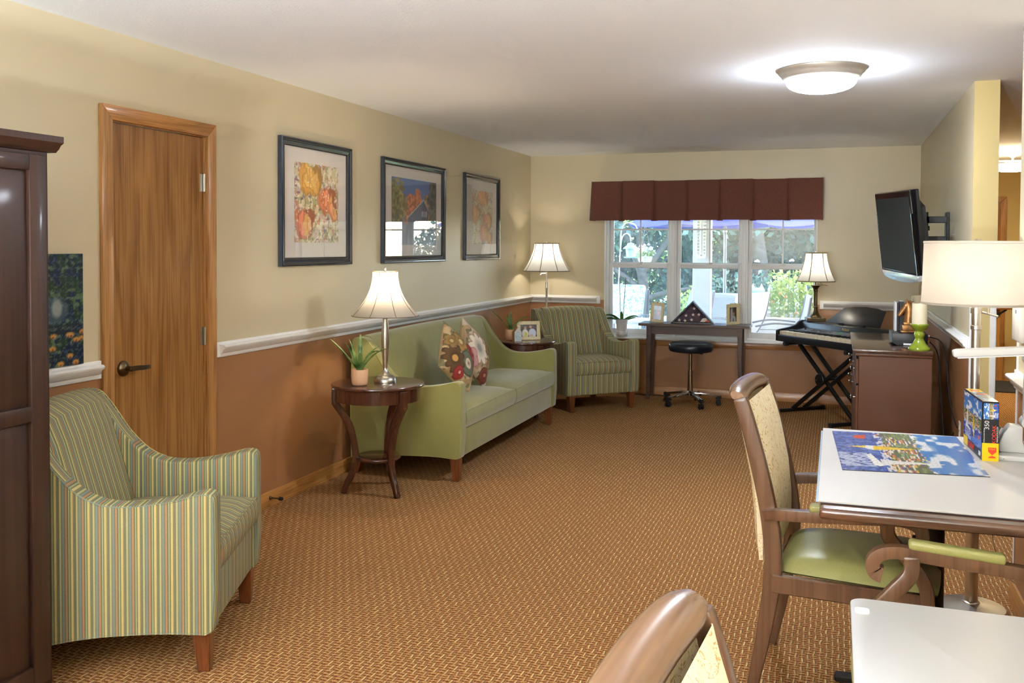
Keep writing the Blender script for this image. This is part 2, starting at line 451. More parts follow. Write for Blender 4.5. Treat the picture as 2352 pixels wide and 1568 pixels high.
plain('red_ink', (222, 58, 32), 0.5, var=0.01)
plain('white_ink', (238, 238, 238), 0.5, var=0.01)
plain('gold_ink', (206, 180, 110), 0.35, 0.4, var=0.02)
plain('dark_ink', (60, 60, 62), 0.6, var=0.02)
plain('lcd', (96, 160, 140), 0.25, var=0.02)
plain('panel_grey', (110, 116, 122), 0.35, var=0.03)
plain('clear_cord', (206, 200, 190), 0.3)
plain('mat_black', (40, 42, 46), 0.95, var=0.08, sc=80)
plain('trim_gold', (140, 122, 84), 0.6)
plain('trim_tan', (112, 92, 72), 0.6)
paint_mat('printed', 0.45); paint_mat('printed_gloss', 0.22, spec=0.6); paint_mat('printed_cloth', 0.85, bump=0.1)
glass_mat('picture_glass', f0=.035); glass_mat('window_glass', haze=0.05, f0=.04); glass_mat('case_glass', f0=.02)
shade_mat('shade_white', (246, 240, 228), 0.62); shade_mat('shade_cool', (240, 240, 234), 0.55); shade_mat('drum_linen', (226, 218, 206), 0.5)
glow('dome_glow', (230, 240, 255), DOME_E); glow('fill_dome_glow', (238, 244, 255), FILL_E); glow('hall_glow', (255, 236, 196), HALL_E)
def velvet():
    g = new('green_velvet'); v = g.coords(); n = g.noise(g.scale(v, (8, 3, 3)), 2.0, 2.0)
    c = g.mix(n, lin((134, 132, 76)), lin((149, 147, 92)))
    return g.done(g.pbr(c, 0.75, 0, spec=0.25, sheen=0.55))
velvet()
STRIPES = [(0.0, (176, 130, 98)), (0.11, (106, 108, 82)), (0.16, (124, 138, 128)), (0.30, (114, 117, 90)), (0.35, (180, 176, 128)), (0.46, (114, 116, 88)), (0.57, (140, 124, 94)), (0.60, (114, 115, 87)), (0.64, (198, 184, 124)), (0.78, (108, 112, 82)), (0.84, (158, 166, 126)), (0.92, (106, 110, 80))]
def stripes(name, arm):
    g = new(name); tc = g.n('ShaderNodeTexCoord'); x, y, z = g.xyz(tc.outputs['Object']); nx, ny, nz = g.xyz(tc.outputs['Normal'])
    if arm: sel = g.math('GREATER_THAN', g.math('ABSOLUTE', ny), 0.72); u = g.math('ADD', g.math('MULTIPLY', sel, x), g.math('MULTIPLY', g.math('SUBTRACT', 1.0, sel), y))
    else: sel = g.math('GREATER_THAN', g.math('ABSOLUTE', nx), 0.8); u = g.math('ADD', g.math('MULTIPLY', sel, y), g.math('MULTIPLY', g.math('SUBTRACT', 1.0, sel), x))
    fr = g.math('FRACT', g.math('ADD', g.math('DIVIDE', u, 0.056), 50.0))
    c = g.ramp(fr, [(p, lin(k)) for p, k in STRIPES], 'CONSTANT')
    wv = g.noise(g.coords(), 420.0, 0.0); c = g.mix(0.25, c, g.ramp(wv, [(0.3, (0.6, 0.6, 0.6)), (0.7, (1, 1, 1))]), 'MULTIPLY')
    return g.done(g.pbr(c, 0.75, 0, spec=0.3))
stripes('stripe_arm', True); stripes('stripe_body', False)
def back_cloth():
    g = new('cream_damask'); v = g.coords(); d = g.noise(v, 14.0, 2.0, 0.6, 2.5)
    ln = g.math('LESS_THAN', g.math('ABSOLUTE', g.math('SUBTRACT', d, 0.5)), 0.012)
    c = g.mix(ln, g.mix(g.noise(v, 60.0, 0.0), lin((238, 224, 186)), lin((246, 234, 204))), lin((206, 160, 96)))
    return g.done(g.pbr(c, 0.7))
back_cloth()
def leaf(name, c1, c2, sc=30.0, trans=0.35):
    g = new(name); v = g.coords(); n = g.noise(v, sc, 3.0)
    c = g.ramp(n, [(0.3, lin(c1)), (0.7, lin(c2))])
    p = g.pbr(c, 0.45); t = g.n('ShaderNodeBsdfTranslucent'); g.put(t.inputs[0], c)
    m = g.n('ShaderNodeMixShader'); m.inputs[0].default_value = trans
    g.t.links.new(p, m.inputs[1]); g.t.links.new(t.outputs[0], m.inputs[2]); return g.done(m.outputs[0])
leaf('aloe_leaf', (38, 84, 30), (150, 180, 104), 12.0, 0.15)
leaf('orchid_leaf', (52, 96, 44), (86, 136, 66), 12.0, 0.15)

# ================================================================== the setting
b = MB()
b.add([(XL - .15, -3.2, 0), (XR + 3.2, -3.2, 0), (XR + 3.2, 12.7, 0), (XR, 12.7, 0), (XR, YB + .15, 0), (XL - .15, YB + .15, 0)], [(0, 1, 2, 3, 4, 5)])
b.add([(XL - .15, -3.2, -.1), (XR + 3.2, -3.2, -.1), (XR + 3.2, 12.7, -.1), (XR, 12.7, -.1), (XR, YB + .15, -.1), (XL - .15, YB + .15, -.1)], [(5, 4, 3, 2, 1, 0)])
struct(b.build('floor', 'carpet', smooth=0, fix=False), 'brown basket-weave carpet covering the whole floor', 'floor')
b = MB(); b.box(XL - .15, XR + 3.2, -3.2, 12.7, CEIL, CEIL + .12)
struct(b.build('ceiling', 'ceiling_paint', smooth=0), 'flat white painted ceiling of the sitting room', 'ceiling')
D0, D1, DH = 3.378, 4.048, 2.045          # door opening along the left wall
b = MB(); b.box(XL - .15, XL, -3.2, D0, 0, CEIL).box(XL - .15, XL, D1, YB + .15, 0, CEIL).box(XL - .15, XL, D0, D1, DH, CEIL)
struct(b.build('wall_left', 'wall_paint', smooth=0), 'long wall in beige over brown behind the sofa', 'wall')
WX0, WX1, WZ0, WZ1 = -2.251, -0.168, 0.555, 2.06
b = MB(); b.box(XL, WX0, YB, YB + .15, 0, CEIL).box(WX1, XR + .13, YB, YB + .15, 0, CEIL).box(WX0, WX1, YB, YB + .15, 0, WZ0).box(WX0, WX1, YB, YB + .15, WZ1, CEIL)
struct(b.build('wall_back', 'wall_paint', smooth=0), 'far wall around the triple window', 'wall')
b = MB(); b.box(XR, XR + .13, 5.92, YB, 0, CEIL)
struct(b.build('wall_right', 'wall_paint', smooth=0), 'right wall that carries the television', 'wall')
b = MB(); b.box(XR, XR + .13, 5.915, 5.92, 0, CEIL)
struct(b.build('wall_right_end', 'wall_paint_hall', smooth=0), 'golden end face of the right wall at the opening', 'wall')
b = MB(); b.box(XR, XR + .13, -3.2, 4.45, 0, CEIL)
struct(b.build('wall_right_near', 'wall_paint', smooth=0), 'near wall stub at the right picture edge', 'wall')
b = MB(); b.box(XL, XR, -3.2, -3.05, 0, CEIL)
struct(b.build('wall_rear', 'wall_paint', smooth=0), 'wall behind the viewer', 'wall')
b = MB(); b.box(XR + .13, XR + 3.2, 12.5, 12.65, 0, CEIL).box(XR + 3.1, XR + 3.2, -3.2, 12.5, 0, CEIL).box(XR, XR + .13, YB + .15, 12.65, 0, CEIL).box(XR + .13, XR + 3.1, -3.2, -3.05, 0, CEIL)
struct(b.build('wall_hall', 'wall_paint_hall', smooth=0), 'yellow hallway walls seen through the opening', 'wall')
# baseboards
def baseboard(name, label, pts, axis, mat):
    b = MB(); prof = [(0, 0), (.014, 0), (.014, .07), (.009, .083), (0, .085)]
    for (a0, a1, wall, sgn) in pts:
        if axis == 'Y': b.prism([(wall + sgn * d, z) for d, z in prof], a0, a1, 'XZ')
        else: b.prism([(wall + sgn * d, z) for d, z in prof], a0, a1, 'YZ')
    struct(b.build(name, mat, smooth=30), label, 'baseboard')
baseboard('baseboard_left', 'oak baseboard along the left wall', [(-3.05, D0 - .07, XL, 1), (D1 + .07, YB, XL, 1)], 'Y', 'oak_trim_y')
baseboard('baseboard_back', 'oak baseboard under the window', [(XL, XR, YB, -1)], 'X', 'oak_trim_x')
baseboard('baseboard_right', 'oak baseboard along the right wall', [(5.92, YB, XR, -1)], 'Y', 'oak_trim_y')
baseboard('baseboard_near', 'oak baseboard on the near wall stub', [(-3.05, 4.45, XR, -1)], 'Y', 'oak_trim_y')
# chair rails: flat backer and moulding
RP = [(.012, .916), (.018, .914), (.02, .926), (.03, .93), (.036, .944), (.05, .955), (.052, .964), (.046, .970), (.012, .973)]
def rail(name, label, a0, a1, wall, sgn, axis, e0=0, e1=0):
    r = sroot(name, label, 'chair rail')
    b = MB(); c = MB()
    if axis == 'Y':
        b.box(min(wall, wall + sgn * .012), max(wall, wall + sgn * .012), a0, a1, .905, .985); c.prism([(wall + sgn * d, z) for d, z in RP], a0 + e0, a1 - e1, 'XZ')
    else:
        b.box(a0, a1, min(wall, wall + sgn * .012), max(wall, wall + sgn * .012), .905, .985); c.prism([(wall + sgn * d, z) for d, z in RP], a0 + e0, a1 - e1, 'YZ')
    b.build('backer_board', 'white_trim', r, bevel=.003, seg=1); c.build('moulding', 'white_trim', r, smooth=50)
rail('trim_1', 'white chair rail along the left wall behind the sofa', D1 + .066, YB - .012, XL, 1, 'Y', .025, 0)
rail('trim_2', 'short white chair rail between armoire and door', 1.0, D0 - .07, XL, 1, 'Y', 0, .025)
rail('trim_3', 'white chair rail on the far wall left of the window', XL + .012, -2.29, YB, -1, 'X', 0, .035)
rail('trim_4', 'white chair rail on the far wall right of the window', -0.14, XR - .012, YB, -1, 'X', .035, 0)
rail('trim_5', 'white chair rail on the right wall below the television', 5.93, YB - .012, XR, -1, 'Y', .03, 0)
rail('trim_6', 'white chair rail on the near wall stub at the right edge', -3.0, 4.44, XR, -1, 'Y', 0, .03)
# corner guards on the wall ends of the opening
def guard(name, label, X, Y, sx, sy):
    b = MB(); b.box(min(X, X + sx * .003), max(X, X + sx * .003), min(Y, Y - sy * .03), max(Y, Y - sy * .03), .09, 1.3)
    b.box(min(X, X - sx * .03), max(X, X - sx * .03), min(Y, Y + sy * .003), max(Y, Y + sy * .003), .09, 1.3)
    struct(b.build(name, 'white_trim', smooth=0), label, 'corner guard')
guard('trim_7', 'white corner guard on the room side of the far wall end', XR, 5.915, -1, -1)
guard('trim_8', 'white corner guard on the hall side of the far wall end', XR + .13, 5.915, 1, -1)
guard('trim_9', 'white corner guard on the near wall stub', XR, 4.45, -1, 1)

# ------------------------------------------------------------------ door_1 in the left wall
r = sroot('door_1', 'oak veneer door with lever handle in the left wall', 'door', (XL, 0, 0))
b = MB(); b.box(-.05, -.012, D0 + .008, D1 - .006, .01, DH - .006); slab = b.build('door_slab', 'oak_door', r, bevel=.002, seg=1)
b = MB(); b.box(-.12, .0, D0 - .0, D0 + .006, 0, DH).box(-.12, 0, D1 - .004, D1, 0, DH).box(-.12, 0, D0, D1, DH - .004, DH); b.build('jamb', 'oak_trim', r)
CW = .066
for nm, pts in (('casing', [(D0 - CW, 0), (D0, 0), (D0, DH), (D0 - CW, DH + CW)]), ('casing', [(D1, 0), (D1 + CW, 0), (D1 + CW, DH + CW), (D1, DH)]),
                ('casing', [(D0, DH), (D1, DH), (D1 + CW, DH + CW), (D0 - CW, DH + CW)])):
    b = MB(); b.prism(pts, 0, .019, 'YZ'); b.build(nm, 'oak_trim' if pts[0][1] == 0 else 'oak_trim_y', r, bevel=.0025, seg=2)
for z in (1.81, 1.027, .25):
    b = MB(); b.tube([(-.004, D1 - .004, z - .045), (-.004, D1 - .004, z + .045)], .0075, 10); b.box(-.0125, -.0105, D1 - .03, D1 - .008, z - .045, z + .045)
    for k in (-.03, 0, .03): b.tube([(-.004, D1 - .004, z + k - .001), (-.004, D1 - .004, z + k + .001)], .0085, 10)
    b.build('hinge', 'nickel', r)
HY = D0 + .085
b = MB(); MX = Matrix.Translation((-.012, HY, .93)) @ Matrix.Rotation(PI / 2, 4, 'Y')
b.lathe([(.036, 0), (.036, .004), (.032, .012), (.022, .02), (.013, .024), (.0115, .045), (.0115, .052), (.006, .055), (0, .055)], 28, M=MX)
b.bar(smoothpath([(.04, HY - .006, .93), (.042, HY + .03, .931), (.04, HY + .08, .927), (.036, HY + .118, .926)], 5), .011, [.022] * 10 + [.018] * 6, side=(1, 0, 0))
b.build('lever_handle', 'bronze', r, smooth=40, label='antique bronze lever handle')
# door stop on the baseboard
t = thing('door_stop', 'small black and brass door stop screwed to the left baseboard', 'door stop', (XL + .014, 4.60, .052))
b = MB(); b.lathe([(.011, 0), (.011, .006), (.005, .01), (.0045, .06)], 14, M=Matrix.Rotation(PI / 2, 4, 'Y')); b.build('rod', 'bronze', t)
b = MB(); b.lathe([(.008, .058), (.011, .062), (.011, .08), (.007, .083), (0, .083)], 14, M=Matrix.Rotation(PI / 2, 4, 'Y')); b.build('tip', 'rubber_black', t)

# ------------------------------------------------------------------ windows 1..3: vinyl double-hung units
K = 9.535 / YB
def kx(x): return x * K
def kz(z): return CAM_H + (z - CAM_H) * K
glassx = [(-2.159, -1.605), (-1.469, -.906), (-.773, -.201)]
GB, MR0, MR1, MUNZ, GT = kz(.658), kz(1.279), kz(1.336), kz(1.668), 1.985
for i, (ga, gb) in enumerate(glassx):
    ga, gb = kx(ga), kx(gb); st = .038
    r = sroot('window_%d' % (i + 1), ['white double-hung window unit on the left of three', 'middle white double-hung window unit of three', 'right-hand white double-hung window unit of three'][i], 'window')
    b = MB(); fa, fb = ga - st - .03, gb + st + .03
    y0, y1 = 9.515, 9.60
    b.box(fa, ga - st, y0, y1, .565, 2.05).box(gb + st, fb, y0, y1, .565, 2.05).box(ga - st, gb + st, y0, y1, .565, .60).box(ga - st, gb + st, y0, y1, 2.02, 2.05)
    b.build('frame', 'window_vinyl', r, bevel=.003, seg=1)
    b = MB(); y0, y1 = 9.525, 9.555
    b.box(ga - st, ga, y0, y1, .60, MR1).box(gb, gb + st, y0, y1, .60, MR1).box(ga, gb, y0, y1, .60, GB).box(ga, gb, y0, y1, MR0, MR1 - .02)
    lo = b.build('lower_sash', 'window_vinyl', r, bevel=.004, seg=2)
    b = MB(); b.box(ga - .003, gb + .003, 9.538, 9.541, GB - .003, MR0 + .003); b.build('pane', 'window_glass', lo)
    b = MB(); y0, y1 = 9.56, 9.59
    b.box(ga - st, ga, y0, y1, MR0, 2.02).box(gb, gb + st, y0, y1, MR0, 2.02).box(ga, gb, y0, y1, MR1 - .03, MR1).box(ga, gb, y0, y1, GT, 2.02)
    up = b.build('upper_sash', 'window_vinyl', r, bevel=.004, seg=2)
    b = MB(); b.box(ga - .003, gb + .003, 9.573, 9.576, MR1 - .003, GT + .003); b.build('pane', 'window_glass', up)
    gm = (ga + gb) / 2
    b = MB(); b.box(gm - .008, gm + .008, 9.566, 9.572, MR1, GT); b.build('muntin', 'window_vinyl', up)
    b = MB(); b.box(ga, gb, 9.565, 9.5715, MUNZ - .008, MUNZ + .008); b.build('muntin', 'window_vinyl', up)
    b = MB(); b.box(gm - .03, gm + .03, 9.528, 9.552, MR1 - .02, MR1 - .012).tube([(gm, 9.54, MR1 - .012), (gm, 9.54, MR1 - .002), (gm + .035, 9.535, MR1)], .006, 8); b.build('sash_lock', 'white_plastic', lo)
r = sroot('trim_10', 'white window surround with sill and mullion covers', 'window trim')
b = MB(); b.box(WX0, WX0 + .012, YB - .006, 9.60, WZ0, WZ1); b.build('jamb_liner', 'white_trim', r)
b = MB(); b.box(WX1 - .012, WX1, YB - .006, 9.60, WZ0, WZ1); b.build('jamb_liner', 'white_trim', r)
for a, c in ((kx(-1.605), kx(-1.469)), (kx(-.906), kx(-.773))):
    b = MB(); b.box(a + .066, c - .066, 9.505, 9.60, .56, 2.05) if c - a > .14 else b.box((a + c) / 2 - .012, (a + c) / 2 + .012, 9.505, 9.60, .56, 2.05); b.build('mullion', 'white_trim', r, bevel=.003, seg=1)
b = MB(); b.box(WX0 - .02, WX1 + .02, YB - .06, 9.52, .555, .578); b.build('sill', 'white_trim', r, bevel=.006, seg=3)
b = MB(); b.box(WX0 + .012, kx(-2.159) - .066, 9.52, 9.60, .57, 2.05).box(kx(-.201) + .066, WX1 - .012, 9.52, 9.60, .57, 2.05).box(WX0, WX1, 9.52, 9.60, 2.05, 2.06); b.build('filler', 'white_trim', r)
r = sroot('trim_11', 'oak apron strip under the white window sill', 'window trim')
b = MB(); b.box(WX0 - .03, WX1 + .03, YB - .016, YB, .497, .555); b.build('apron', 'oak_trim_x', r, bevel=.003, seg=2)

# ================================================================== upholstered seats
def side_outline(D, front, low):
    """side panel outline in (y, z): front at -D/2"""
    f, k = -D / 2, D / 2
    top = smoothpath([(f + .005, .585, 0), (f + .012, .625, 0), (f + .05, .637, 0), (f + .13, .618, 0), (f + .26, .598, 0), (f + .38, .602, 0), (f + .47, .64, 0),
                      (f + .55, .72, 0), (f + .61, .81, 0), (f + .66, .875, 0), (f + .69, .893, 0)], 4)
    bot = smoothpath([(k - .02, low, 0), (k - .16, low + .018, 0), (k - .34, front - .012, 0), (f + .2, front, 0), (f + .03, front - .006, 0)], 4)
    return [(f + .012, front + .005), (f + .002, .3)] + [(p.x, p.y) for p in top] + [(k - .05, .895), (k - .03, .88), (k - .012, .5)] + [(p.x, p.y) for p in bot]
def upholstered(name, label, cat, W, D, n_cush, m_arm, m_body, m_leg, loc, rz, group=None, front=.15, low=.09, AT=.088):
    t = thing(name, label, cat, loc, rz, group)
    out = side_outline(D, front, low); hw = W / 2
    for s in (-1, 1):
        b = MB(); x0, x1 = (s * hw, s * (hw - AT)); b.prism(out, min(x0, x1), max(x0, x1), 'YZ')
        a = b.build('arm', m_arm, t, bevel=.020, seg=4, smooth=60)
        pip = [(s * (hw - .002), y, z) for y, z in out]
        b = MB(); b.tube([(s * (hw - .003), y * 1.0 + (.008 if y < 0 else -.004), z + (-.006 if z > .3 else .004)) for y, z in out], .0042, 6, closed=True)
        b.build('piping', m_body, a)
    iw = hw - AT + .004
    # front rail below the cushions
    b = MB(); b.box(-iw, iw, -D / 2 + .025, -D / 2 + .10, front - .002, .335); b.build('front_rail', m_body, t, bevel=.012, seg=3)
    b = MB(); b.box(-iw, iw, -D / 2 + .09, D / 2 - .08, .2, .33); b.build('deck', m_body, t)
    # back: slanted cushion with a softly crowned top
    prof = [(.10, .34), (.115, .46), (.16, .62), (.205, .78), (.238, .86), (.268, .893), (.31, .905), (.345, .895), (.365, .86), (.375, .6), (.38, .14), (.30, .13), (.24, .3)]
    off = D / 2 - .39
    nx = 24; b = MB(); vs, fs = [], []; m = len(prof)
    for i in range(nx + 1):
        u = i / nx * 2 - 1; bul = (1 - u ** 4)
        for (y, z) in prof:
            zz = z + (.012 * (1 - u * u) if z > .8 else 0); yy = y + off - (.018 * bul if y < .25 and z > .4 else 0)
            vs.append((u * iw, yy, zz))
    for i in range(nx):
        for k in range(m):
            k2 = (k + 1) % m; fs.append((i * m + k, i * m + k2, (i + 1) * m + k2, (i + 1) * m + k))
    fs.append(tuple(range(m))); fs.append(tuple(range(nx * m, nx * m + m))); b.add(vs, fs)
    b.build('backrest', m_body, t, smooth=50)
    # seat cushions, crowned, with piping round the top and bottom front edges
    cw = 2 * iw / n_cush
    for c in range(n_cush):
        xa = -iw + c * cw + (.004 if c == 0 else .007); xb = -iw + (c + 1) * cw - (.004 if c == n_cush - 1 else .007); ya, yb = -D / 2 + .012, .13 + off; zb = .335; N = 14
        b = MB(); vs, fs = [], []
        def P(u, v, top):
            e = (1 - abs(2 * u - 1) ** 6) * (1 - abs(2 * v - 1) ** 6)
            inset = .012 * (1 - (1 - abs(2 * u - 1) ** 8) * 1.0)
            z = (.448 + .032 * e) if top else (zb - .0)
            return (xa + (xb - xa) * u, ya + (yb - ya) * v, z)
        top = [[P(i / N, j / N, 1) for i in range(N + 1)] for j in range(N + 1)]
        vs = [p for row in top for p in row]; w = N + 1
        fs = [(j * w + i, j * w + i + 1, (j + 1) * w + i + 1, (j + 1) * w + i) for j in range(N) for i in range(N)]
        ring = [(i, 0) for i in range(N)] + [(N, j) for j in range(N)] + [(N - i, N) for i in range(N)] + [(0, N - j) for j in range(N)]
        o = len(vs); mid = (xa + xb) / 2
        for lv, (zz, bulge) in enumerate(((.43, .010), (.395, .014), (.36, .010), (zb, -.004))):
            for (i, j) in ring:
                p = top[j][i]; bx = bulge * (1 if i == N else -1 if i == 0 else 0) * .3; by = bulge * (1 if j == N else -1 if j == 0 else 0)
                vs.append((p[0] + bx, p[1] + by, zz))
        L = len(ring); tr = [j * w + i for i, j in ring]
        for k in range(L):
            k2 = (k + 1) % L; fs.append((tr[k2], tr[k], o + k, o + k2))
            for lv in range(3): fs.append((o + lv * L + k2, o + lv * L + k, o + (lv + 1) * L + k, o + (lv + 1) * L + k2))
        fs.append(tuple(o + 3 * L + k for k in range(L))); b.add(vs, fs)
        cu = b.build('seat_cushion', m_body, t, smooth=55)
        b = MB(); rim = [(xa - .001 if i == 0 else xb + .001 if i == N else top[j][i][0], ya - .004 if j == 0 else top[j][i][1], .447) for i, j in ring]
        b.tube(rim, .0045, 6, closed=True); b.build('piping', m_body, cu)
    for sx in (-1, 1):
        b = MB(); b.frustum((sx * (hw - .062), -D / 2 + .055), .021, 0, (sx * (hw - .058), -D / 2 + .062), .033, front + .01); b.build('leg', m_leg, t, bevel=.003, seg=1)
        b = MB(); b.frustum((sx * (hw - .06), D / 2 - .03), .021, 0, (sx * (hw - .06), D / 2 - .075), .03, low + .06); b.build('leg', m_leg, t, bevel=.003, seg=1)
    return t
upholstered('armchair', 'striped green armchair in the foreground beside the dark armoire', 'armchair', .755, .78, 1, 'stripe_arm', 'stripe_body', 'leg_wood', (-2.51, 2.915, 0), math.radians(112.0), 'striped armchairs')
upholstered('armchair', 'striped green armchair in the far corner by the window', 'armchair', .755, .78, 1, 'stripe_arm', 'stripe_body', 'leg_wood', (-2.247, 8.623, 0), math.radians(44.5), 'striped armchairs')
upholstered('sofa', 'green velvet two-cushion sofa under the framed pictures', 'sofa', 2.15, .80, 2, 'green_velvet', 'green_velvet', 'leg_wood', (-2.605, 6.525, 0), math.radians(90), front=.155, low=.105)

# ------------------------------------------------------------------ throw pillows
def floral(seed, base, flowers):
    c = Canvas(70, 70, base); n = vnoise(70, 70, 9, 9, seed); c.blend((n > .55) * .5, (150, 116, 70)); c.blend((vnoise(70, 70, 14, 14, seed + 1) > .7) * .7, (96, 98, 62))
    for (x, y, r_, col, pet, core, rim) in flowers:
        c.ell(x, y, r_ * 1.12, r_ * 1.12, rim, .05, petals=pet, amp=.3); c.ell(x, y, r_, r_, col, .06, petals=pet, amp=.34)
        dk = tuple(v * .72 for v in col)
        c.ell(x, y, r_ * .62, r_ * .62, dk, .5, al=.6); c.ell(x, y, r_ * .26, r_ * .26, core, .1)
    return c
FA = floral(3, (196, 168, 128), [(.75, .78, .2, (150, 52, 44), 6, (190, 92, 70), (120, 40, 36)), (.86, .58, .13, (178, 76, 66), 0, (150, 52, 44), (120, 44, 40)), (.35, .72, .2, (172, 134, 70), 5, (214, 190, 140), (110, 74, 44)),
                                 (.62, .42, .22, (104, 110, 86), 0, (206, 186, 150), (70, 80, 66)), (.62, .42, .1, (214, 196, 168), 0, (130, 110, 84), (120, 104, 80)), (.25, .3, .26, (104, 76, 42), 9, (200, 150, 80), (80, 54, 32)),
                                 (.45, .12, .12, (160, 50, 46), 0, (220, 170, 150), (120, 40, 40)), (.12, .6, .14, (150, 120, 70), 5, (200, 170, 120), (100, 76, 50)), (.4, .95, .14, (126, 128, 84), 5, (190, 180, 140), (90, 94, 60))])
FB = floral(5, (206, 184, 160), [(.4, .5, .32, (228, 216, 196), 9, (150, 150, 140), (150, 128, 108)), (.2, .15, .24, (206, 160, 156), 5, (220, 190, 186), (190, 130, 130)), (.82, .75, .2, (150, 112, 58), 5, (110, 80, 46), (96, 66, 40)),
                                 (.85, .4, .16, (164, 128, 74), 5, (190, 160, 110), (110, 76, 46)), (.5, .9, .16, (200, 150, 140), 5, (224, 200, 190), (170, 110, 110)), (.75, .12, .14, (120, 60, 44), 0, (190, 120, 90), (90, 50, 40))])
def pillow(label, canvas, loc, rot, S=.44, T=.075):
    t = thing('throw_pillow', label, 'pillow', loc, 0, 'floral throw pillows', rot)
    def P(u, v, s):
        a, c = 2 * u - 1, 2 * v - 1
        pin = 1 - .09 * (1 - abs(a) ** 2) * abs(c) ** 3 ; pin2 = 1 - .09 * (1 - abs(c) ** 2) * abs(a) ** 3
        th = T * (max(0, 1 - abs(a) ** 2.4) * max(0, 1 - abs(c) ** 2.4)) ** .55
        wr = .004 * math.sin(9 * a + 5 * c) * (abs(a) + abs(c)) * (1 - abs(a) ** 6) * (1 - abs(c) ** 6)
        return (a * S / 2 * pin2, s * (th + wr), c * S / 2 * pin)
    b = MB(); b.grid(lambda u, v: P(u, v, -1), 69, 69); b.col = canvas.linear(); b.build('front_cover', 'printed_cloth', t, smooth=80, fix=False)
    b = MB(); b.grid(lambda u, v: P(1 - u, v, .95), 24, 24); b.build('back_cover', 'tan_cloth', t, smooth=80, fix=False)
pillow('red and brown floral throw pillow at the left, nearer the near sofa arm', FA, (-2.50, 6.08, .705), (math.radians(-24), math.radians(38), math.radians(70)), .40)
pillow('cream and pink floral throw pillow leaning behind the red one', FB, (-2.52, 6.46, .70), (math.radians(-24), math.radians(40), math.radians(72)), .40)

# ================================================================== round side tables with three sabre legs
def round_table(label, loc, rz):
    t = thing('side_table', label, 'side table', loc, rz, 'round side tables'); R, H = .283, .664
    b = MB(); b.lathe([(0, H - .022), (R - .012, H - .022), (R - .002, H - .016), (R, H - .008), (R - .004, H - .001), (R - .012, H), (0, H)], 56); b.build('table_top', 'dark_cherry_x', t, smooth=50)
    b = MB(); b.lathe([(.235, H - .10), (.258, H - .10), (.258, H - .022), (.235, H - .022)], 56, close=False); b.build('apron', 'dark_cherry', t, smooth=50)
    b = MB(); b.lathe([(0, .20), (.13, .20), (.137, .206), (.137, .216), (.13, .222), (0, .222)], 40); b.build('lower_shelf', 'dark_cherry_x', t, smooth=50)
    for k in range(3):
        a = 2 * PI * k / 3; M = Matrix.Rotation(a, 4, 'Z')
        path = smoothpath([(.262, 0, H - .024), (.262, 0, H - .10), (.235, 0, H - .15), (.175, 0, .42), (.145, 0, .31), (.135, 0, .21), (.155, 0, .12), (.19, 0, .05), (.208, 0, 0)], 5)
        w = [.055] * 8 + [.052 - .022 * min(1, i / 25) for i in range(len(path) - 8)]
        b = MB(); b.bar(path, w, [.03] * 6 + [.04] * (len(path) - 12) + [.034] * 6, side=(0, 1, 0), M=M); b.build('leg', 'dark_cherry', t, bevel=.004, seg=2)
    return t
round_table('round dark cherry side table in front of the near sofa end', (-2.615, 5.115, 0), math.radians(90))
round_table('round dark cherry side table between the sofa and the corner armchair', (-2.60, 7.90, 0), math.radians(200))

# ------------------------------------------------------------------ lamps
def bell_shade(t, r0, r1, z0, z1, mat, trim, ribs, rib_r, poly=0, name='lamp_shade', bell=.5):
    N = 48; prof = []
    for i in range(15):
        u = i / 14; r_ = r0 + (r1 - r0) * (1 - (1 - u) ** (1 + bell * 1.6)); prof.append((r_, z0 + (z1 - z0) * u))
    pf = None
    if poly: pf = lambda a: 1 - .055 * (1 - math.cos(((a % (2 * PI / poly)) - PI / poly))) * 6 * (6 / poly)
    n = 48 if not poly else poly * 8
    b = MB(); b.lathe(prof, n, close=False, poly=pf); sh = b.build(name, mat, t, smooth=50 if not poly else 30, fix=False)
    b = MB()
    for (rr, zz) in (prof[0], prof[-1]): b.tube([(rr * (pf(2 * PI * k / n) if pf else 1) * math.cos(2 * PI * k / n), rr * (pf(2 * PI * k / n) if pf else 1) * math.sin(2 * PI * k / n), zz) for k in range(n)], rib_r * 1.2, 6, closed=True)
    for k in range(ribs):
        a = 2 * PI * k / ribs; q = pf(a) if pf else 1
        b.tube([((rr * q + .001) * math.cos(a), (rr * q + .001) * math.sin(a), zz) for rr, zz in prof], rib_r, 5)
    b.build('shade_trim', trim, sh)
    b = MB()   # spider and finial
    for k in range(3): a = 2 * PI * k / 3; b.tube([(0, 0, z1 - .012), (r1 * math.cos(a), r1 * math.sin(a), z1 - .004)], .0022, 6)
    b.lathe([(.004, z1 - .015), (.006, z1 + .002), (.0035, z1 + .008), (.008, z1 + .014), (.006, z1 + .022), (.0025, z1 + .03), (0, z1 + .031)], 12); b.build('finial', 'nickel', t, smooth=50)
    return sh
WARM = (1.0, 0.80, 0.56); NEUT = (1.0, 0.90, 0.76)
t = thing('table_lamp', 'lit brushed nickel table lamp with cream bell shade on the near side table', 'lamp', (-2.585, 5.15, .664), 0, 'lit lamps')
b = MB(); b.lathe([(.067, 0), (.068, .006), (.066, .018), (.06, .03), (.05, .038), (.05, .041), (.036, .046), (.022, .058), (.014, .075), (.0125, .085)], 36); b.build('base', 'nickel', t, smooth=40)
b = MB(); b.lathe([(.0125, .085), (.015, .11), (.021, .19), (.024, .26), (.0225, .31), (.018, .36), (.0145, .385), (.017, .388), (.017, .395), (.0195, .41), (.019, .42), (.006, .424), (.006, .46)], 32); b.build('stem', 'nickel', t, smooth=40)
bell_shade(t, .203, .076, .405, .672, 'shade_white', 'trim_tan', 8, .0018, bell=.75)
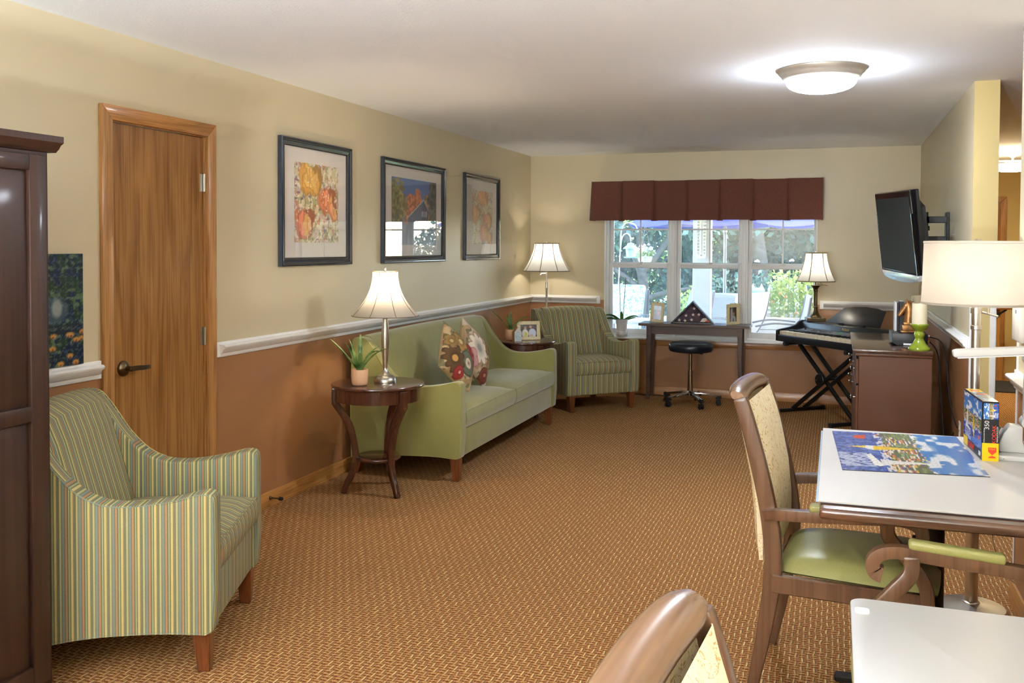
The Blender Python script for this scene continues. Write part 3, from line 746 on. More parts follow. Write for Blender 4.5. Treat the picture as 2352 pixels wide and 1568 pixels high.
b = MB(); b.lathe([(.004, .46), (.02, .49), (.03, .525), (.026, .555), (0, .575)], 16); b.build('bulb', 'white_plastic', t, smooth=60)
light('lamp_bulb_light', t, (0, 0, .60), P_TABLE, WARM)

t = thing('floor_lamp', 'lit floor lamp with ribbed white bell shade in the far corner', 'lamp', (-2.76, 9.10, 0), 0, 'lit lamps')
b = MB(); b.lathe([(.13, 0), (.13, .012), (.11, .022), (.02, .03), (.012, .04)], 36); b.build('base', 'nickel', t, smooth=40)
b = MB(); b.lathe([(.0105, .03), (.0105, .80), (.0105, 1.05), (.013, 1.06), (.013, 1.13), (.0105, 1.135), (.0075, 1.14), (.0075, 1.33)], 20); b.build('pole', 'nickel', t, smooth=40)
b = MB(); b.bar([(0, -.0, 1.225), (-.05, -.015, 1.22), (-.062, -.018, 1.205)], .008, .012, side=(0, 1, 0)); b.build('switch', 'nickel', t)
bell_shade(t, .236, .124, 1.245, 1.522, 'shade_cool', 'trim_tan', 8, .0032, bell=.4)
light('lamp_bulb_light', t, (0, 0, 1.40), P_FLOOR, NEUT)

PL = (-.172, 9.10, .819)
t = thing('table_lamp', 'lit bronze column table lamp with six-panel shade standing on the digital piano', 'lamp', PL, math.radians(10), 'lit lamps')
b = MB(); b.box(-.083, .083, -.083, .083, 0, .03); b.build('plinth', 'bronze', t, bevel=.003, seg=1)
b = MB(); b.lathe([(.062, .03), (.06, .036), (.045, .046), (.03, .075), (.022, .105), (.02, .12), (.024, .124), (.024, .13), (.019, .136)], 24, poly=lambda a: 1 + .05 * math.cos(8 * a)); b.build('foot', 'bronze', t, smooth=30)
b = MB(); b.lathe([(.0175, .136), (.0175, .27), (.021, .275), (.021, .282), (.018, .285), (.024, .30), (.04, .322), (.042, .327), (.01, .328), (.006, .33), (.006, .40)], 24, poly=lambda a: 1 + .04 * math.cos(10 * a)); b.build('column', 'bronze', t, smooth=30)
b = MB(); b.tube(smoothpath([(.03, 0, .40), (.045, 0, .35), (.08, 0, .333), (.105, 0, .33)], 4), .003, 6); b.build('pull_switch', 'bronze', t)
bell_shade(t, .172, .096, .365, .625, 'shade_cool', 'trim_gold', 6, .0042, poly=6, bell=.5)
light('lamp_bulb_light', t, (0, 0, .50), P_PIANO, NEUT)

t = thing('floor_lamp', 'lit floor lamp with large cream drum shade behind the puzzle table', 'lamp', (.548, 4.26, 0), 0, 'lit lamps')
b = MB(); b.lathe([(.135, 0), (.137, .008), (.13, .018), (.07, .028), (.034, .034), (.033, .038), (.026, .042)], 48); b.build('base', 'nickel', t, smooth=40)
b = MB(); b.lathe([(.0255, .04), (.0255, .36), (.024, .41), (.0265, .412), (.0265, .42), (.017, .424), (.017, 1.16), (.021, 1.163), (.021, 1.178), (.017, 1.18), (.0185, 1.20), (.0185, 1.215), (.0165, 1.26)], 28); b.build('pole', 'nickel', t, smooth=40)
b = MB(); b.tube([(.01, 0, 1.237), (.075, -.03, 1.22)], .0045, 8).lathe([(.022, 1.228), (.022, 1.25)], 16); b.tube([(.04, -.015, 1.229), (.04, -.015, 1.27)], .004, 6); b.build('switch', 'nickel', t)
b = MB(); b.lathe([(.209, 1.265), (.209, 1.275), (.205, 1.39), (.2025, 1.505), (.2025, 1.515)], 64, close=False); sh = b.build('drum_shade', 'drum_linen', t, smooth=60, fix=False)
for zz, rr in ((1.265, .209), (1.515, .2025)):
    b = MB(); b.lathe([(rr - .001, zz - .001), (rr + .0015, zz), (rr + .0015, zz + .008), (rr - .001, zz + .009)], 64, close=False); b.build('shade_trim', 'drum_linen', sh, smooth=60)
b = MB(); b.lathe([(.0125, 1.50), (.013, 1.505), (.013, 1.53), (.012, 1.533), (0, 1.533)], 16)
for k in range(3): a = 2 * PI * k / 3; b.tube([(0, 0, 1.505), (.202 * math.cos(a), .202 * math.sin(a), 1.509)], .0025, 6)
b.build('finial', 'drum_linen', t)
light('lamp_bulb_light', t, (0, 0, 1.39), P_DRUM, (1.0, 0.91, 0.79), .05)
b = MB(); b.tube(smoothpath([(.548 + .12, 4.20, .012), (.64, 4.08, .008), (.60, 3.93, .008), (.66, 3.75, .008), (.70, 3.5, .01)], 8), .003, 6); tag(b.build('lamp_cord', 'clear_cord'), 'thin clear cord leading from the drum lamp base', 'cord')

for (tx, ty, lb) in ((-1.5, -.4, 'added unseen fill uplight in the left half of the room behind the viewer'), (-.9, -2.1, 'added unseen fill uplight near the rear wall behind the viewer')):  # uplights added behind the viewer to brighten the ceiling
    t = thing('fill_uplight', lb, 'lamp', (tx, ty, 0), 0, 'added fill uplights')
    b = MB(); b.lathe([(.14, 0), (.14, .015), (.03, .03), (.013, .04), (.013, 1.06), (.03, 1.08)], 28); b.build('stand', 'nickel', t, smooth=40)
    b = MB(); b.lathe([(.03, 1.08), (.10, 1.10), (.17, 1.16), (.19, 1.20), (.185, 1.20), (.165, 1.162), (.095, 1.106), (0, 1.09)], 32, close=False); b.build('bowl', 'white_plastic', t, smooth=50)
    light('lamp_bulb_light', t, (0, 0, 1.185), P_FILL * (0.8 if ty > -1 else 1.5), (0.80, 0.90, 1.0), .05)

def dome_light(label, X, Y, mat, R=.228):
    t = thing('ceiling_light', label, 'ceiling light', (X, Y, CEIL), 0, 'dome ceiling lights')
    b = MB(); b.lathe([(R - .03, -.0), (R, -.0), (R, -.008), (R - .006, -.014), (R - .008, -.02), (R - .016, -.026), (R - .03, -.045), (R - .045, -.06), (R - .06, -.062)], 64, close=False); b.build('ring', 'ring_nickel', t, smooth=50)
    r0 = R - .048; b = MB(); b.lathe([(0, -.125)] + [(r0 * math.sin(a), -.06 - .065 * math.cos(a) ** .8 if a < PI / 2 else -.06) for a in [PI / 2 * k / 8 for k in range(1, 9)]], 24, close=False); b.build('glass_dome', mat, t, smooth=70, fix=False)
dome_light('lit dome ceiling light with nickel ring above the sitting room', -.086, 5.29, 'dome_glow')
dome_light('added unseen fill dome light overhead of the viewer', -1.2, 1.0, 'fill_dome_glow')  # this dome and the next are added out of view as fill light
dome_light('added unseen fill dome light at the rear of the room behind the viewer', -1.2, -1.6, 'fill_dome_glow')
t = thing('ceiling_light', 'lit bowl ceiling light on nickel bars in the hallway', 'ceiling light', (1.62, 10.3, CEIL), 0, 'dome ceiling lights')
b = MB(); b.lathe([(0, -.20)] + [(.24 * math.sin(a), -.13 - .07 * math.cos(a)) for a in [PI / 2 * k / 10 for k in range(1, 11)]], 40, close=False); b.build('glass_bowl', 'hall_glow', t, smooth=70, fix=False)
b = MB(); b.lathe([(.06, 0), (.06, -.012), (.03, -.05), (.012, -.06), (.012, -.13)], 20); b.box(-.25, .25, -.012, .012, -.135, -.12); b.box(-.25, .25, -.01, .01, -.10, -.085); b.build('bracket', 'nickel', t)

# ================================================================== framed pictures on the left wall
def poppies(seed, list_):
    W, H = 120, 112; c = Canvas(W, H, (230, 218, 192)); X0, Y0 = c.X.copy(), c.Y.copy()
    n = vnoise(W, H, 14, 12, seed); c.blend((n > .5) * .5, (204, 192, 140)); c.blend((vnoise(W, H, 9, 12, seed + 1) > .6) * .5, (190, 160, 172)); c.blend((vnoise(W, H, 22, 20, seed + 2) > .66) * .6, (150, 158, 100)); c.blend((vnoise(W, H, 30, 28, seed + 3) > .72) * .8, (240, 234, 220)); c.blend((vnoise(W, H, 26, 26, seed + 7) > .78) * .6, (192, 112, 84)); c.blend((vnoise(W, H, 26, 26, seed + 9) > .82) * .6, (112, 92, 128))
    r = np.random.default_rng(seed); c.warp(.10, 9, seed + 5); c.warp(.035, 30, seed + 6)
    st = vnoise(W, H, 40, 10, seed + 8)
    for (x, y, rx, ry, col) in list_:
        c.poly([(x - .012, 0), (x + .01, 0), (x + .006, y), (x - .006, y)], (136, 146, 108), .7)
        dk = tuple(v * .74 for v in col); li = tuple(min(255, v * 1.1 + 10) for v in col); yl = (236, 190, 110)
        for (ox, oy, sx, sy, an, cc) in ((-.45, .0, .62, .95, .25, col), (.42, .05, .62, .95, -.25, dk), (.0, -.2, .8, .8, 0, col), (-.1, .12, .5, .8, .1, li), (.3, -.1, .3, .7, -.2, yl)):
            c.ell(x + ox * rx, y + oy * ry, rx * sx * 1.06, ry * sy * 1.06, dk, .07, an, .6); c.ell(x + ox * rx, y + oy * ry, rx * sx, ry * sy, cc, .16, an, .9)
            c.ell(x + ox * rx * .9, y + oy * ry + ry * .1, rx * sx * .5, ry * sy * .7, li, .8, an, .35)
        d = np.hypot((c.X - x) / rx, (c.Y - y) / ry); c.blend((d < 1) * (st > .62) * .35, dk)
    c.X, c.Y = X0, Y0
    for k in range(90):
        gx = r.choice([.05, .09, .3, .34, .62, .68, .72, .94]) + r.normal(0, .025); gy = r.random()
        c.ell(gx, gy, .012, .013, (244, 240, 226), .4); c.ell(gx, gy, .004, .005, (150, 120, 80), .5)
    return c
A1 = poppies(21, [(.36, .8, .22, .23, (234, 176, 92)), (.74, .54, .2, .19, (226, 142, 100)), (.22, .24, .19, .22, (222, 136, 104)), (.86, .42, .12, .12, (230, 156, 110))])
A3 = poppies(33, [(.5, .88, .24, .16, (230, 160, 112)), (.16, .56, .22, .19, (234, 178, 136)), (.72, .42, .22, .18, (220, 140, 106)), (.6, .22, .22, .17, (226, 152, 116)), (.86, .12, .14, .12, (230, 166, 116))])
def barn():
    W, H = 110, 80; c = Canvas(W, H, (112, 138, 186)); c.a += (c.Y[..., None] - .8) * np.array([-60, -30, 20]); n = vnoise(W, H, 22, 18, 5); n2 = vnoise(W, H, 34, 28, 6)
    def tree(x, y, rx, ry, col):
        d = np.hypot((c.X - x) / rx, (c.Y - y) / ry) + (n - .5) * .5; c.blend((d < 1) * 1.0, col); c.blend((d < 1) * (n2 > .55) * .5, tuple(v * .65 for v in col)); c.blend((d < .9) * (n2 < .3) * .4, tuple(min(255, v * 1.25) for v in col))
    tree(.5, .5, .3, .28, (206, 148, 112)); tree(.42, .62, .1, .2, (214, 140, 104)); tree(.56, .66, .09, .2, (214, 136, 100)); tree(.1, .55, .2, .42, (164, 156, 110)); tree(.02, .5, .14, .45, (140, 136, 96)); tree(.78, .58, .12, .22, (190, 152, 110)); tree(.93, .7, .13, .35, (112, 120, 112))
    c.blend(np.clip((.42 - c.Y) * 3, 0, 1) * .9, (108, 118, 132))
    c.poly([(.34, .42), (.70, .70), (.80, .55), (.80, .22), (.34, .22)], (120, 128, 146)); c.poly([(.66, .56), (.70, .70), (.80, .55), (.80, .22), (.64, .22)], (104, 108, 126))
    c.poly([(.33, .41), (.35, .41), (.71, .70), (.69, .71)], (196, 204, 214)); c.poly([(.69, .71), (.71, .71), (.81, .55), (.80, .54)], (186, 192, 204))
    for k in range(4): c.poly([(.66 + k * .03, .44), (.672 + k * .03, .44), (.672 + k * .03, .52), (.66 + k * .03, .52)], (210, 216, 222))
    c.blend(np.clip((.35 - c.Y) * 3.2, 0, 1) * .75, (150, 164, 184)); return c
PF = [(0, 0), (0, .027), (.006, .03), (.012, .029), (.016, .024), (.02, .0245), (.024, .021), (.04, .017), (.044, .0185), (.05, .013), (.05, 0)]
plain('frame_black', (34, 42, 54), .2, var=.05, coat=.5)
def picture(label, y0, y1, z0, z1, canvas, py0, py1, pz0, pz1):
    t = thing('framed_picture', label, 'picture', (XL + .002, (y0 + y1) / 2, z0), 0, 'framed pictures above the sofa')
    w, h = (y1 - y0), (z1 - z0); a, c = -w / 2, w / 2; fw = .05
    for pts in (((a, 0), (a, h), 0), ((a, h), (c, h), 1), ((c, h), (c, 0), 2), ((c, 0), (a, 0), 3)):
        (p0, p1, k) = pts; inn = [((a + d, d), (a + d, h - d)) if k == 0 else ((a + d, h - d), (c - d, h - d)) if k == 1 else ((c - d, h - d), (c - d, d)) if k == 2 else ((c - d, d), (a + d, d)) for d, _ in PF]
        vs = [(PF[i][1], q[0][0], q[0][1]) for i, q in enumerate(inn)] + [(PF[i][1], q[1][0], q[1][1]) for i, q in enumerate(inn)]; n = len(PF)
        b = MB(); b.add(vs, [(i, (i + 1) % n, n + (i + 1) % n, n + i) for i in range(n)] + [tuple(range(n)), tuple(range(n, 2 * n))]); b.build('frame_rail', 'frame_black', t, smooth=20)
    for d, x in ((.0165, .0243), (.042, .0178)):
        b = MB(); b.tube([(x, a + d, d), (x, c - d, d), (x, c - d, h - d), (x, a + d, h - d)], .0013, 4, closed=True); b.build('gilt_line', 'trim_gold', t)
    b = MB(); b.box(.001, .006, a + fw - .005, c - fw + .005, fw - .005, h - fw + .005); b.build('mat_board', 'mat_paper', t)
    ym = (y0 + y1) / 2
    printed('art_print', canvas, frame_M((.0068, py0 - ym, pz0 - z0), (0, 1, 0), (0, 0, 1)), py1 - py0, pz1 - pz0, 'printed', t)
    b = MB(); b.box(.0115, .013, a + fw - .004, c - fw + .004, fw - .004, h - fw + .004); b.build('glass', 'picture_glass', t)
picture('black framed poppy print at the left, nearest the door', 4.705, 5.54, 1.37, 2.128, A1, 4.87, 5.39, 1.511, 1.992)
picture('black framed print of a barn under autumn trees, middle of three', 6.0, 7.115, 1.368, 2.124, barn(), 6.16, 6.965, 1.50, 1.996)
picture('black framed poppy print nearest the far corner', 7.553, 8.433, 1.37, 2.13, A3, 7.755, 8.277, 1.511, 1.991)

# jigsaw picture standing on the chair rail
def garden():
    W, H = 90, 80; c = Canvas(W, H, (30, 44, 52)); c.blend((vnoise(W, H, 16, 14, 40) > .5) * .7, (44, 70, 48)); c.blend((vnoise(W, H, 26, 26, 41) > .66) * .7, (28, 40, 80)); c.blend((vnoise(W, H, 30, 30, 42) > .72) * .7, (96, 124, 80))
    c.blend(((c.Y > .3) & (c.Y < .37)) * .6, (40, 46, 60)); c.ell(.72, .5, .16, .14, (60, 80, 92), .3); c.ell(.75, .52, .06, .1, (170, 176, 168), .4, al=.7)
    r = np.random.default_rng(9)
    for k in range(26): x, y = r.random(), r.random() * .3; c.ell(x, y, .04, .03, (196, 140, 70), .4, petals=8, amp=.3); c.ell(x, y - .01, .014, .012, (120, 60, 40), .4)
    jig = (np.abs((c.X * 18 + .15 * np.sin(c.Y * 90)) % 1 - .5) > .44) | (np.abs((c.Y * 15 + .15 * np.sin(c.X * 100)) % 1 - .5) > .44)
    c.blend(jig * .3, (140, 160, 180)); return c
t = thing('jigsaw_picture', 'glued jigsaw picture of a dark garden propped on the rail beside the armoire', 'picture', (XL + .016, 2.62, .986))
b = MB(); b.box(0, .005, 0, .572, 0, .468); b.build('backing', 'book_dark', t)
printed('puzzle_face', garden(), frame_M((.0056, 0, 0), (0, 1, 0), (0, 0, 1)), .572, .468, 'printed_gloss', t)

# ================================================================== armoire at the left edge
t = thing('armoire', 'tall dark brown armoire with raised-panel doors at the left edge', 'armoire', (XL + .02, 0, 0))
AD = .632; AY0, AY1, AH = 1.10, 2.383, 1.79
b = MB(); b.box(0, AD, AY0, AY1, 0, AH); b.build('body', 'armoire_wood', t, bevel=.003, seg=1)
for (ya, yb) in ((AY0 + .03, (AY0 + AY1) / 2 - .002), ((AY0 + AY1) / 2 + .002, AY1 - .026)):
    b = MB(); sw = .066
    zz = [(.09, .155), (.935, .985), (1.725, 1.775)]
    b.box(AD, AD + .02, ya, ya + sw, .09, 1.775).box(AD, AD + .02, yb - sw, yb, .09, 1.775)
    for z0, z1 in zz: b.box(AD, AD + .02, ya + sw, yb - sw, z0, z1)
    d = b.build('door', 'armoire_wood', t, bevel=.003, seg=2)
    for z0, z1 in ((.155, .935), (.985, 1.725)):
        p0, p1 = ya + sw, yb - sw; e = .035
        b = MB(); b.add([(AD + .004, p0, z0), (AD + .004, p1, z0), (AD + .004, p1, z1), (AD + .004, p0, z1), (AD + .016, p0 + e, z0 + e), (AD + .016, p1 - e, z0 + e), (AD + .016, p1 - e, z1 - e), (AD + .016, p0 + e, z1 - e)],
                        [(4, 5, 6, 7), (0, 1, 5, 4), (1, 2, 6, 5), (2, 3, 7, 6), (3, 0, 4, 7), (3, 2, 1, 0)]); b.build('raised_panel', 'armoire_wood', d)
b = MB(); b.prism([(0, AH), (AD + .004, AH), (AD + .010, AH + .006), (AD + .016, AH + .01), (AD + .024, AH + .022), (AD + .034, AH + .028), (AD + .036, AH + .03), (AD + .036, AH + .05), (0, AH + .05)], AY0 - .03, AY1 + .03, 'XZ')
b.build('crown_moulding', 'armoire_wood', t, smooth=40)

# ================================================================== valance over the window
t = thing('window_valance', 'brown box-pleated fabric valance over the triple window', 'valance', (0, YB, 0))
vx = [-2.353, -2.042, -1.717, -1.390, -1.074, -.758, -.44, -.122]
for i in range(7):
    a, c = vx[i], vx[i + 1]; g0 = .0015 if i else 0; g1 = .0015 if i < 6 else 0
    def P(u, v, a=a, c=c, i=i):
        e = min(u, 1 - u); fl = (1 - v)
        edge = .022 * max(0, 1 - e / .06) * (1 if (0 < i or u > .5) and (i < 6 or u < .5) else 0)
        y = -.150 - .012 * fl + edge * (.4 + .6 * fl) + .003 * math.sin(5 * u + i) * fl
        return (a + g0 + (c - a - g0 - g1) * u, y, 1.756 + .003 * math.sin(i * 2.1) + (2.150 - 1.756) * v)
    b = MB(); b.grid(P, 20, 6); b.grid(lambda u, v: tuple(Vector(P(1 - u, v)) + Vector((0, .006, 0))), 20, 6); b.build('pleat_panel', 'valance_cloth', t, smooth=60, fix=False)
for i in range(1, 7):
    b = MB(); b.box(vx[i] - .03, vx[i] + .03, -.134, -.128, 1.75, 2.150); b.build('pleat_insert', 'valance_cloth', t)
for x0, x1, fl in ((-2.353, -2.347, -.02), (-.128, -.122, .0)):
    b = MB(); b.add([(x0 + fl, -.155, 1.756), (x1 + fl, -.155, 1.756), (x1, 0, 1.756), (x0, 0, 1.756), (x0, -.15, 2.15), (x1, -.15, 2.15), (x1, 0, 2.15), (x0, 0, 2.15)],
                    [(0, 3, 2, 1), (4, 5, 6, 7), (0, 1, 5, 4), (1, 2, 6, 5), (2, 3, 7, 6), (3, 0, 4, 7)]); b.build('side_return', 'valance_cloth', t)
b = MB(); b.box(-2.346, -.129, -.126, 0, 2.13, 2.146); b.build('top_board', 'white_trim', t)

# ================================================================== console table under the window
t = thing('console_table', 'narrow dark brown console table in front of the window', 'console table', (0, 0, 0))
CX0, CX1, CY0, CY1, CZ = -1.815, -.757, 9.075, 9.395, .748
b = MB(); b.box(CX0, CX1, CY0, CY1, CZ - .024, CZ); b.build('table_top', 'console_wood', t, bevel=.002, seg=1)
b = MB(); b.box(CX0 + .10, CX1 - .10, CY0 + .05, CY0 + .07, CZ - .104, CZ - .024).box(CX0 + .10, CX1 - .10, CY1 - .05, CY1 - .03, CZ - .104, CZ - .024).box(CX0 + .09, CX0 + .11, CY0 + .05, CY1 - .03, CZ - .104, CZ - .024).box(CX1 - .11, CX1 - .09, CY0 + .05, CY1 - .03, CZ - .104, CZ - .024); b.build('apron', 'console_wood', t)
for x, s in ((CX0 + .095, 1), (CX1 - .095, -1)):
    for y in (CY0 + .06, CY1 - .04):
        b = MB(); b.frustum((x - s * .008, y), .015, 0, (x, y), .022, CZ - .024); b.build('leg', 'console_wood', t, bevel=.002, seg=1)

def flat_frame(t, w, h, border, mat, depth=.012, deco=0, seed=0):
    """photo frame in the local XZ plane facing -y, bottom at z=0; ornate edge as small beads"""
    b = MB(); b.box(-w / 2, w / 2, 0, depth, 0, border).box(-w / 2, w / 2, 0, depth, h - border, h).box(-w / 2, -w / 2 + border, 0, depth, border, h - border).box(w / 2 - border, w / 2, 0, depth, border, h - border)
    f = b.build('frame', mat, t, bevel=.003, seg=2)
    if deco:
        b = MB(); r = .0065 if deco == 2 else .0042; st = .0125 if deco == 2 else .009
        n = int(w / st); m = int(h / st)
        pts = [(-w / 2 + w * i / n, z) for i in range(n + 1) for z in (0.003, h)] + [(x, h * j / m) for j in range(m + 1) for x in (-w / 2, w / 2)]
        for k, (x, z) in enumerate(pts):
            rr = r * (1.25 if (deco == 2 and k % 3 == 0) else 1)
            b.lathe([(0, -rr), (rr * .8, -rr * .5), (rr, 0), (rr * .8, rr * .5), (0, rr)], 8, c=(x, depth / 2, max(z, rr)))
        if deco == 2:
            for q in (-1, 0, 1): b.lathe([(0, -.01), (.011, -.004), (.012, .004), (0, .012)], 8, c=(q * .022, depth / 2, h + .004))
        b.build('beaded_edge', mat, f)['kind'] = 'stuff'
    return f
def portrait(kind):
    c = Canvas(40, 48, (70, 62, 54)) if kind else Canvas(56, 40, (58, 44, 34))
    n = vnoise(c.w, c.h, 8, 8, 60 + kind); c.blend((n > .6) * .5, (100, 92, 78))
    if kind == 0:   # couple
        c.ell(.28, .25, .22, .42, (226, 222, 206), .2); c.ell(.72, .28, .26, .44, (206, 214, 228), .2); c.ell(.30, .74, .085, .14, (206, 150, 124), .2); c.ell(.30, .83, .1, .1, (120, 96, 76), .3, al=.8); c.ell(.62, .82, .085, .14, (204, 140, 112), .2); c.ell(.62, .92, .09, .07, (120, 104, 90), .3); c.ell(.34, .2, .1, .22, (196, 196, 40), .4); c.ell(.66, .12, .12, .08, (210, 160, 134), .3)
    elif kind == 1:
        c.blend((c.Y > .7) * 1.0, (176, 190, 196)); c.ell(.5, .1, .5, .3, (70, 76, 92), .2); c.ell(.4, .5, .16, .16, (84, 140, 170), .3); c.ell(.62, .46, .2, .2, (190, 110, 84), .3); c.ell(.6, .72, .07, .08, (200, 150, 120), .3); c.ell(.25, .3, .2, .2, (40, 40, 48), .3)
    else:
        c.ell(.3, .55, .2, .5, (200, 206, 206), .3, al=.7); c.ell(.5, .15, .42, .32, (176, 176, 180), .2); c.ell(.58, .58, .15, .2, (176, 138, 110), .2); c.ell(.58, .72, .17, .12, (96, 76, 62), .3); c.ell(.52, .1, .1, .2, (120, 110, 108), .3)
    return c
def stand_frame(label, loc, rz, w, h, border, deco, kind, tilt=-10, roll=0):
    t = thing('photo_frame', label, 'photo frame', loc, 0, 'small ivory photo frames', (math.radians(tilt), math.radians(roll), rz))
    flat_frame(t, w, h, border, 'photo_frame_ivory', .012, deco)
    printed('photo', portrait(kind), frame_M((-w / 2 + border - .002, .005, border - .002), (1, 0, 0), (0, 0, 1)), w - 2 * border + .004, h - 2 * border + .004, 'printed_gloss', t)
    b = MB(); b.box(-w / 2 + .006, w / 2 - .006, .008, .011, .006, h - .006); b.build('back_panel', 'book_dark', t)
    b = MB(); L = h * .62; b.add([(-.02, .012, h * .6), (.02, .012, h * .6), (.02, .012 + L * .55, .03), (-.02, .012 + L * .55, .03), (-.02, .015, h * .6), (.02, .015, h * .6), (.02, .015 + L * .55, .03), (-.02, .015 + L * .55, .03)], [(0, 1, 2, 3), (7, 6, 5, 4), (0, 4, 5, 1), (1, 5, 6, 2), (2, 6, 7, 3), (3, 7, 4, 0)]); b.build('easel_back', 'book_dark', t)
stand_frame('ornate ivory photo frame at the left end of the console table', (-1.665, 9.25, .750), math.radians(14), .125, .19, .026, 2, 1, -12, 4)
stand_frame('ornate ivory photo frame at the right end of the console table', (-.925, 9.22, .750), math.radians(-18), .13, .20, .03, 2, 2, -14, -7)
stand_frame('beaded ivory photo frame of two people on the side table by the corner armchair', (-2.555, 7.90, .666), math.radians(30), .205, .165, .03, 1, 0, -10, 0)

# folded flag in its triangular case
t = thing('flag_case', 'triangular black case holding a folded blue flag with white stars', 'flag case', (-1.31, 9.235, CZ + .001), math.radians(2))
HW, HH, bd = .212, .222, .014
tri = [(-HW, 0), (HW, 0), (0, HH)]
def inset(d):
    L = math.hypot(HW, HH); k = d * (HH and (L + HW) / HH); return [(-HW + k * 1.0, d), (HW - k * 1.0, d), (0, HH - d * L / HW)]
inn = inset(bd)
for i in range(3):
    j = (i + 1) % 3; b = MB(); b.prism([tri[i], tri[j], inn[j], inn[i]], -.04, .045, 'XZ'); b.build('case_side', 'case_black', t, bevel=.002, seg=1)
b = MB(); b.prism(tri, .045, .05, 'XZ'); b.build('case_back', 'case_black', t)
b = MB(); b.prism(inset(bd + .001), .0, .03, 'XZ'); fl = b.build('folded_flag', 'flag_blue', t, bevel=.006, seg=3)
def star(cx, cz, r, rot=0):
    pts = []
    for k in range(10):
        a = PI / 2 + rot + k * PI / 5; q = r if k % 2 == 0 else r * .42; pts.append((cx + q * math.cos(a), cz + q * math.sin(a)))
    return pts
for (cx, cz) in ((-.065, .075), (.003, .085), (.058, .088), (-.012, .035), (-.075, .025), (-.13, .03), (.012, .145)):
    b = MB(); b.prism(star(cx, cz, .0185), -.0035, -.001, 'XZ'); b.build('star', 'star_white', fl)
b = MB(); b.prism([(.07, .018), (.165, .018), (.128, .055), (.095, .052)], -.0045, -.001, 'XZ'); b.build('white_fold', 'star_white', fl)
b = MB(); b.prism([(.115, .018), (.165, .018), (.14, .04)], -.0062, -.0045, 'XZ'); b.build('red_fold', 'red_ink', fl)
b = MB(); b.prism(inset(bd - .002), -.030, -.028, 'XZ'); b.build('glass', 'case_glass', t)

# ------------------------------------------------------------------ rolling stool
t = thing('rolling_stool', 'black round rolling stool with chrome five-star base by the console', 'stool', (-1.285, 8.94, 0), math.radians(12))
b = MB(); b.lathe([(0, .505), (.17, .505), (.197, .512), (.206, .53), (.206, .56), (.199, .58), (.18, .592), (.12, .598), (0, .60)], 48); b.build('seat', 'black_vinyl', t, smooth=60)
b = MB(); b.lathe([(.018, .30), (.018, .48), (.06, .495), (.06, .506)], 20); b.tube([(.03, -.05, .50), (.1, -.14, .498)], .005, 6); b.build('piston', 'chrome', t, smooth=40)
b = MB(); b.lathe([(.028, .085), (.026, .25), (.022, .33)], 20); 
for z in (.29, .305, .32): b.lathe([(.0, z), (.026, z), (.026, z + .006), (.0, z + .006)], 20)
b.build('column', 'chrome', t, smooth=40)
b = MB(); b.lathe([(.04, .07), (.045, .085), (.045, .12), (.03, .135)], 24); b.build('hub', 'chrome', t, smooth=40)
for k in range(5):
    a = 2 * PI * k / 5; M = Matrix.Rotation(a, 4, 'Z')
    b = MB(); b.bar([(.035, 0, .105), (.15, 0, .10), (.275, 0, .082)], [.045, .036, .026], [.035, .028, .018], side=(0, 1, 0), M=M); b.build('star_leg', 'chrome', t, bevel=.004, seg=2)
    b = MB(); b.box(.235, .29, -.014, .014, .062, .092, M); b.tube([(.272, 0, .065), (.272, 0, .05)], .006, 8, M=M)
    for s in (-1, 1): b.lathe([(.018, 0), (.024, .002), (.025, .008), (.022, .016), (0, .016)], 18, M=M @ Matrix.Translation((.262, s * .006 if s > 0 else -.022, .025)) @ Matrix.Rotation(-PI / 2, 4, 'X'))
    b.box(.242, .282, -.016, .016, .028, .052, M); b.build('caster', 'rubber_black', t, smooth=40)

# floor register strip by the far baseboard
t = thing('floor_register', 'slim bronze floor vent grille in the carpet by the far baseboard', 'vent', (-1.74, 9.40, 0))
b = MB(); b.box(-.32, .32, -.05, .03, .0, .004); b.build('plate', 'bronze', t)
b = MB(); b.box(-.31, .31, -.028, .008, .004, .0055); b.build('slots', 'black_metal', t)

# ------------------------------------------------------------------ plants
def aloe(t, leaves, mat, z0):
    for (az, el, L, W, droop) in leaves:
        b = MB(); N = 12; vs, fs = [], []
        ca, sa = math.cos(az), math.sin(az); x = 0.006; z = z0; e = el
        for i in range(N + 1):
            u = i / N; w = W * (0.55 + 1.0 * u) * (1 - u) ** .75 * 1.35 + .0006; 
            px, py = ca * x, sa * x; tk = .0035 * (1 - u) + .0004
            nx_, nz_ = -math.sin(e), math.cos(e)
            for (s, dp) in ((-1, 0), (-.5, -tk), (.5, -tk), (1, 0), (0, -w * .25)):
                q = (dp if s != 0 else -w * .28) ; vs.append((px - sa * s * w / 2 + ca * nx_ * q, py + ca * s * w / 2 + sa * nx_ * q, z + nz_ * q + (w * .22 * abs(s))))
            x += L / N * math.cos(e); z += L / N * math.sin(e); e -= droop / N * (0.3 + 1.6 * u)
        for i in range(N):
            o = i * 5
            for (a_, b_) in ((0, 4), (4, 3), (3, 2), (2, 1), (1, 0)): fs.append((o + a_, o + b_, o + 5 + b_, o + 5 + a_))
        b.add(vs, fs); b.build('leaf', mat, t, smooth=70)
R_ = math.radians
t = thing('potted_aloe', 'potted aloe in a beige pot on the near side table', 'plant', (-2.665, 4.975, .664), 0, 'small potted plants')
b = MB(); b.lathe([(.034, 0), (.042, .004), (.047, .014), (.049, .04), (.0495, .092), (.048, .096), (.0455, .095), (.045, .086)], 36, close=False); b.lathe([(0, 0), (.034, 0)], 36, close=False); b.build('pot', 'terracotta', t, smooth=50)
b = MB(); b.lathe([(.0455, .084), (0, .088)], 24, close=False); b.build('soil', 'soil_moss', t)
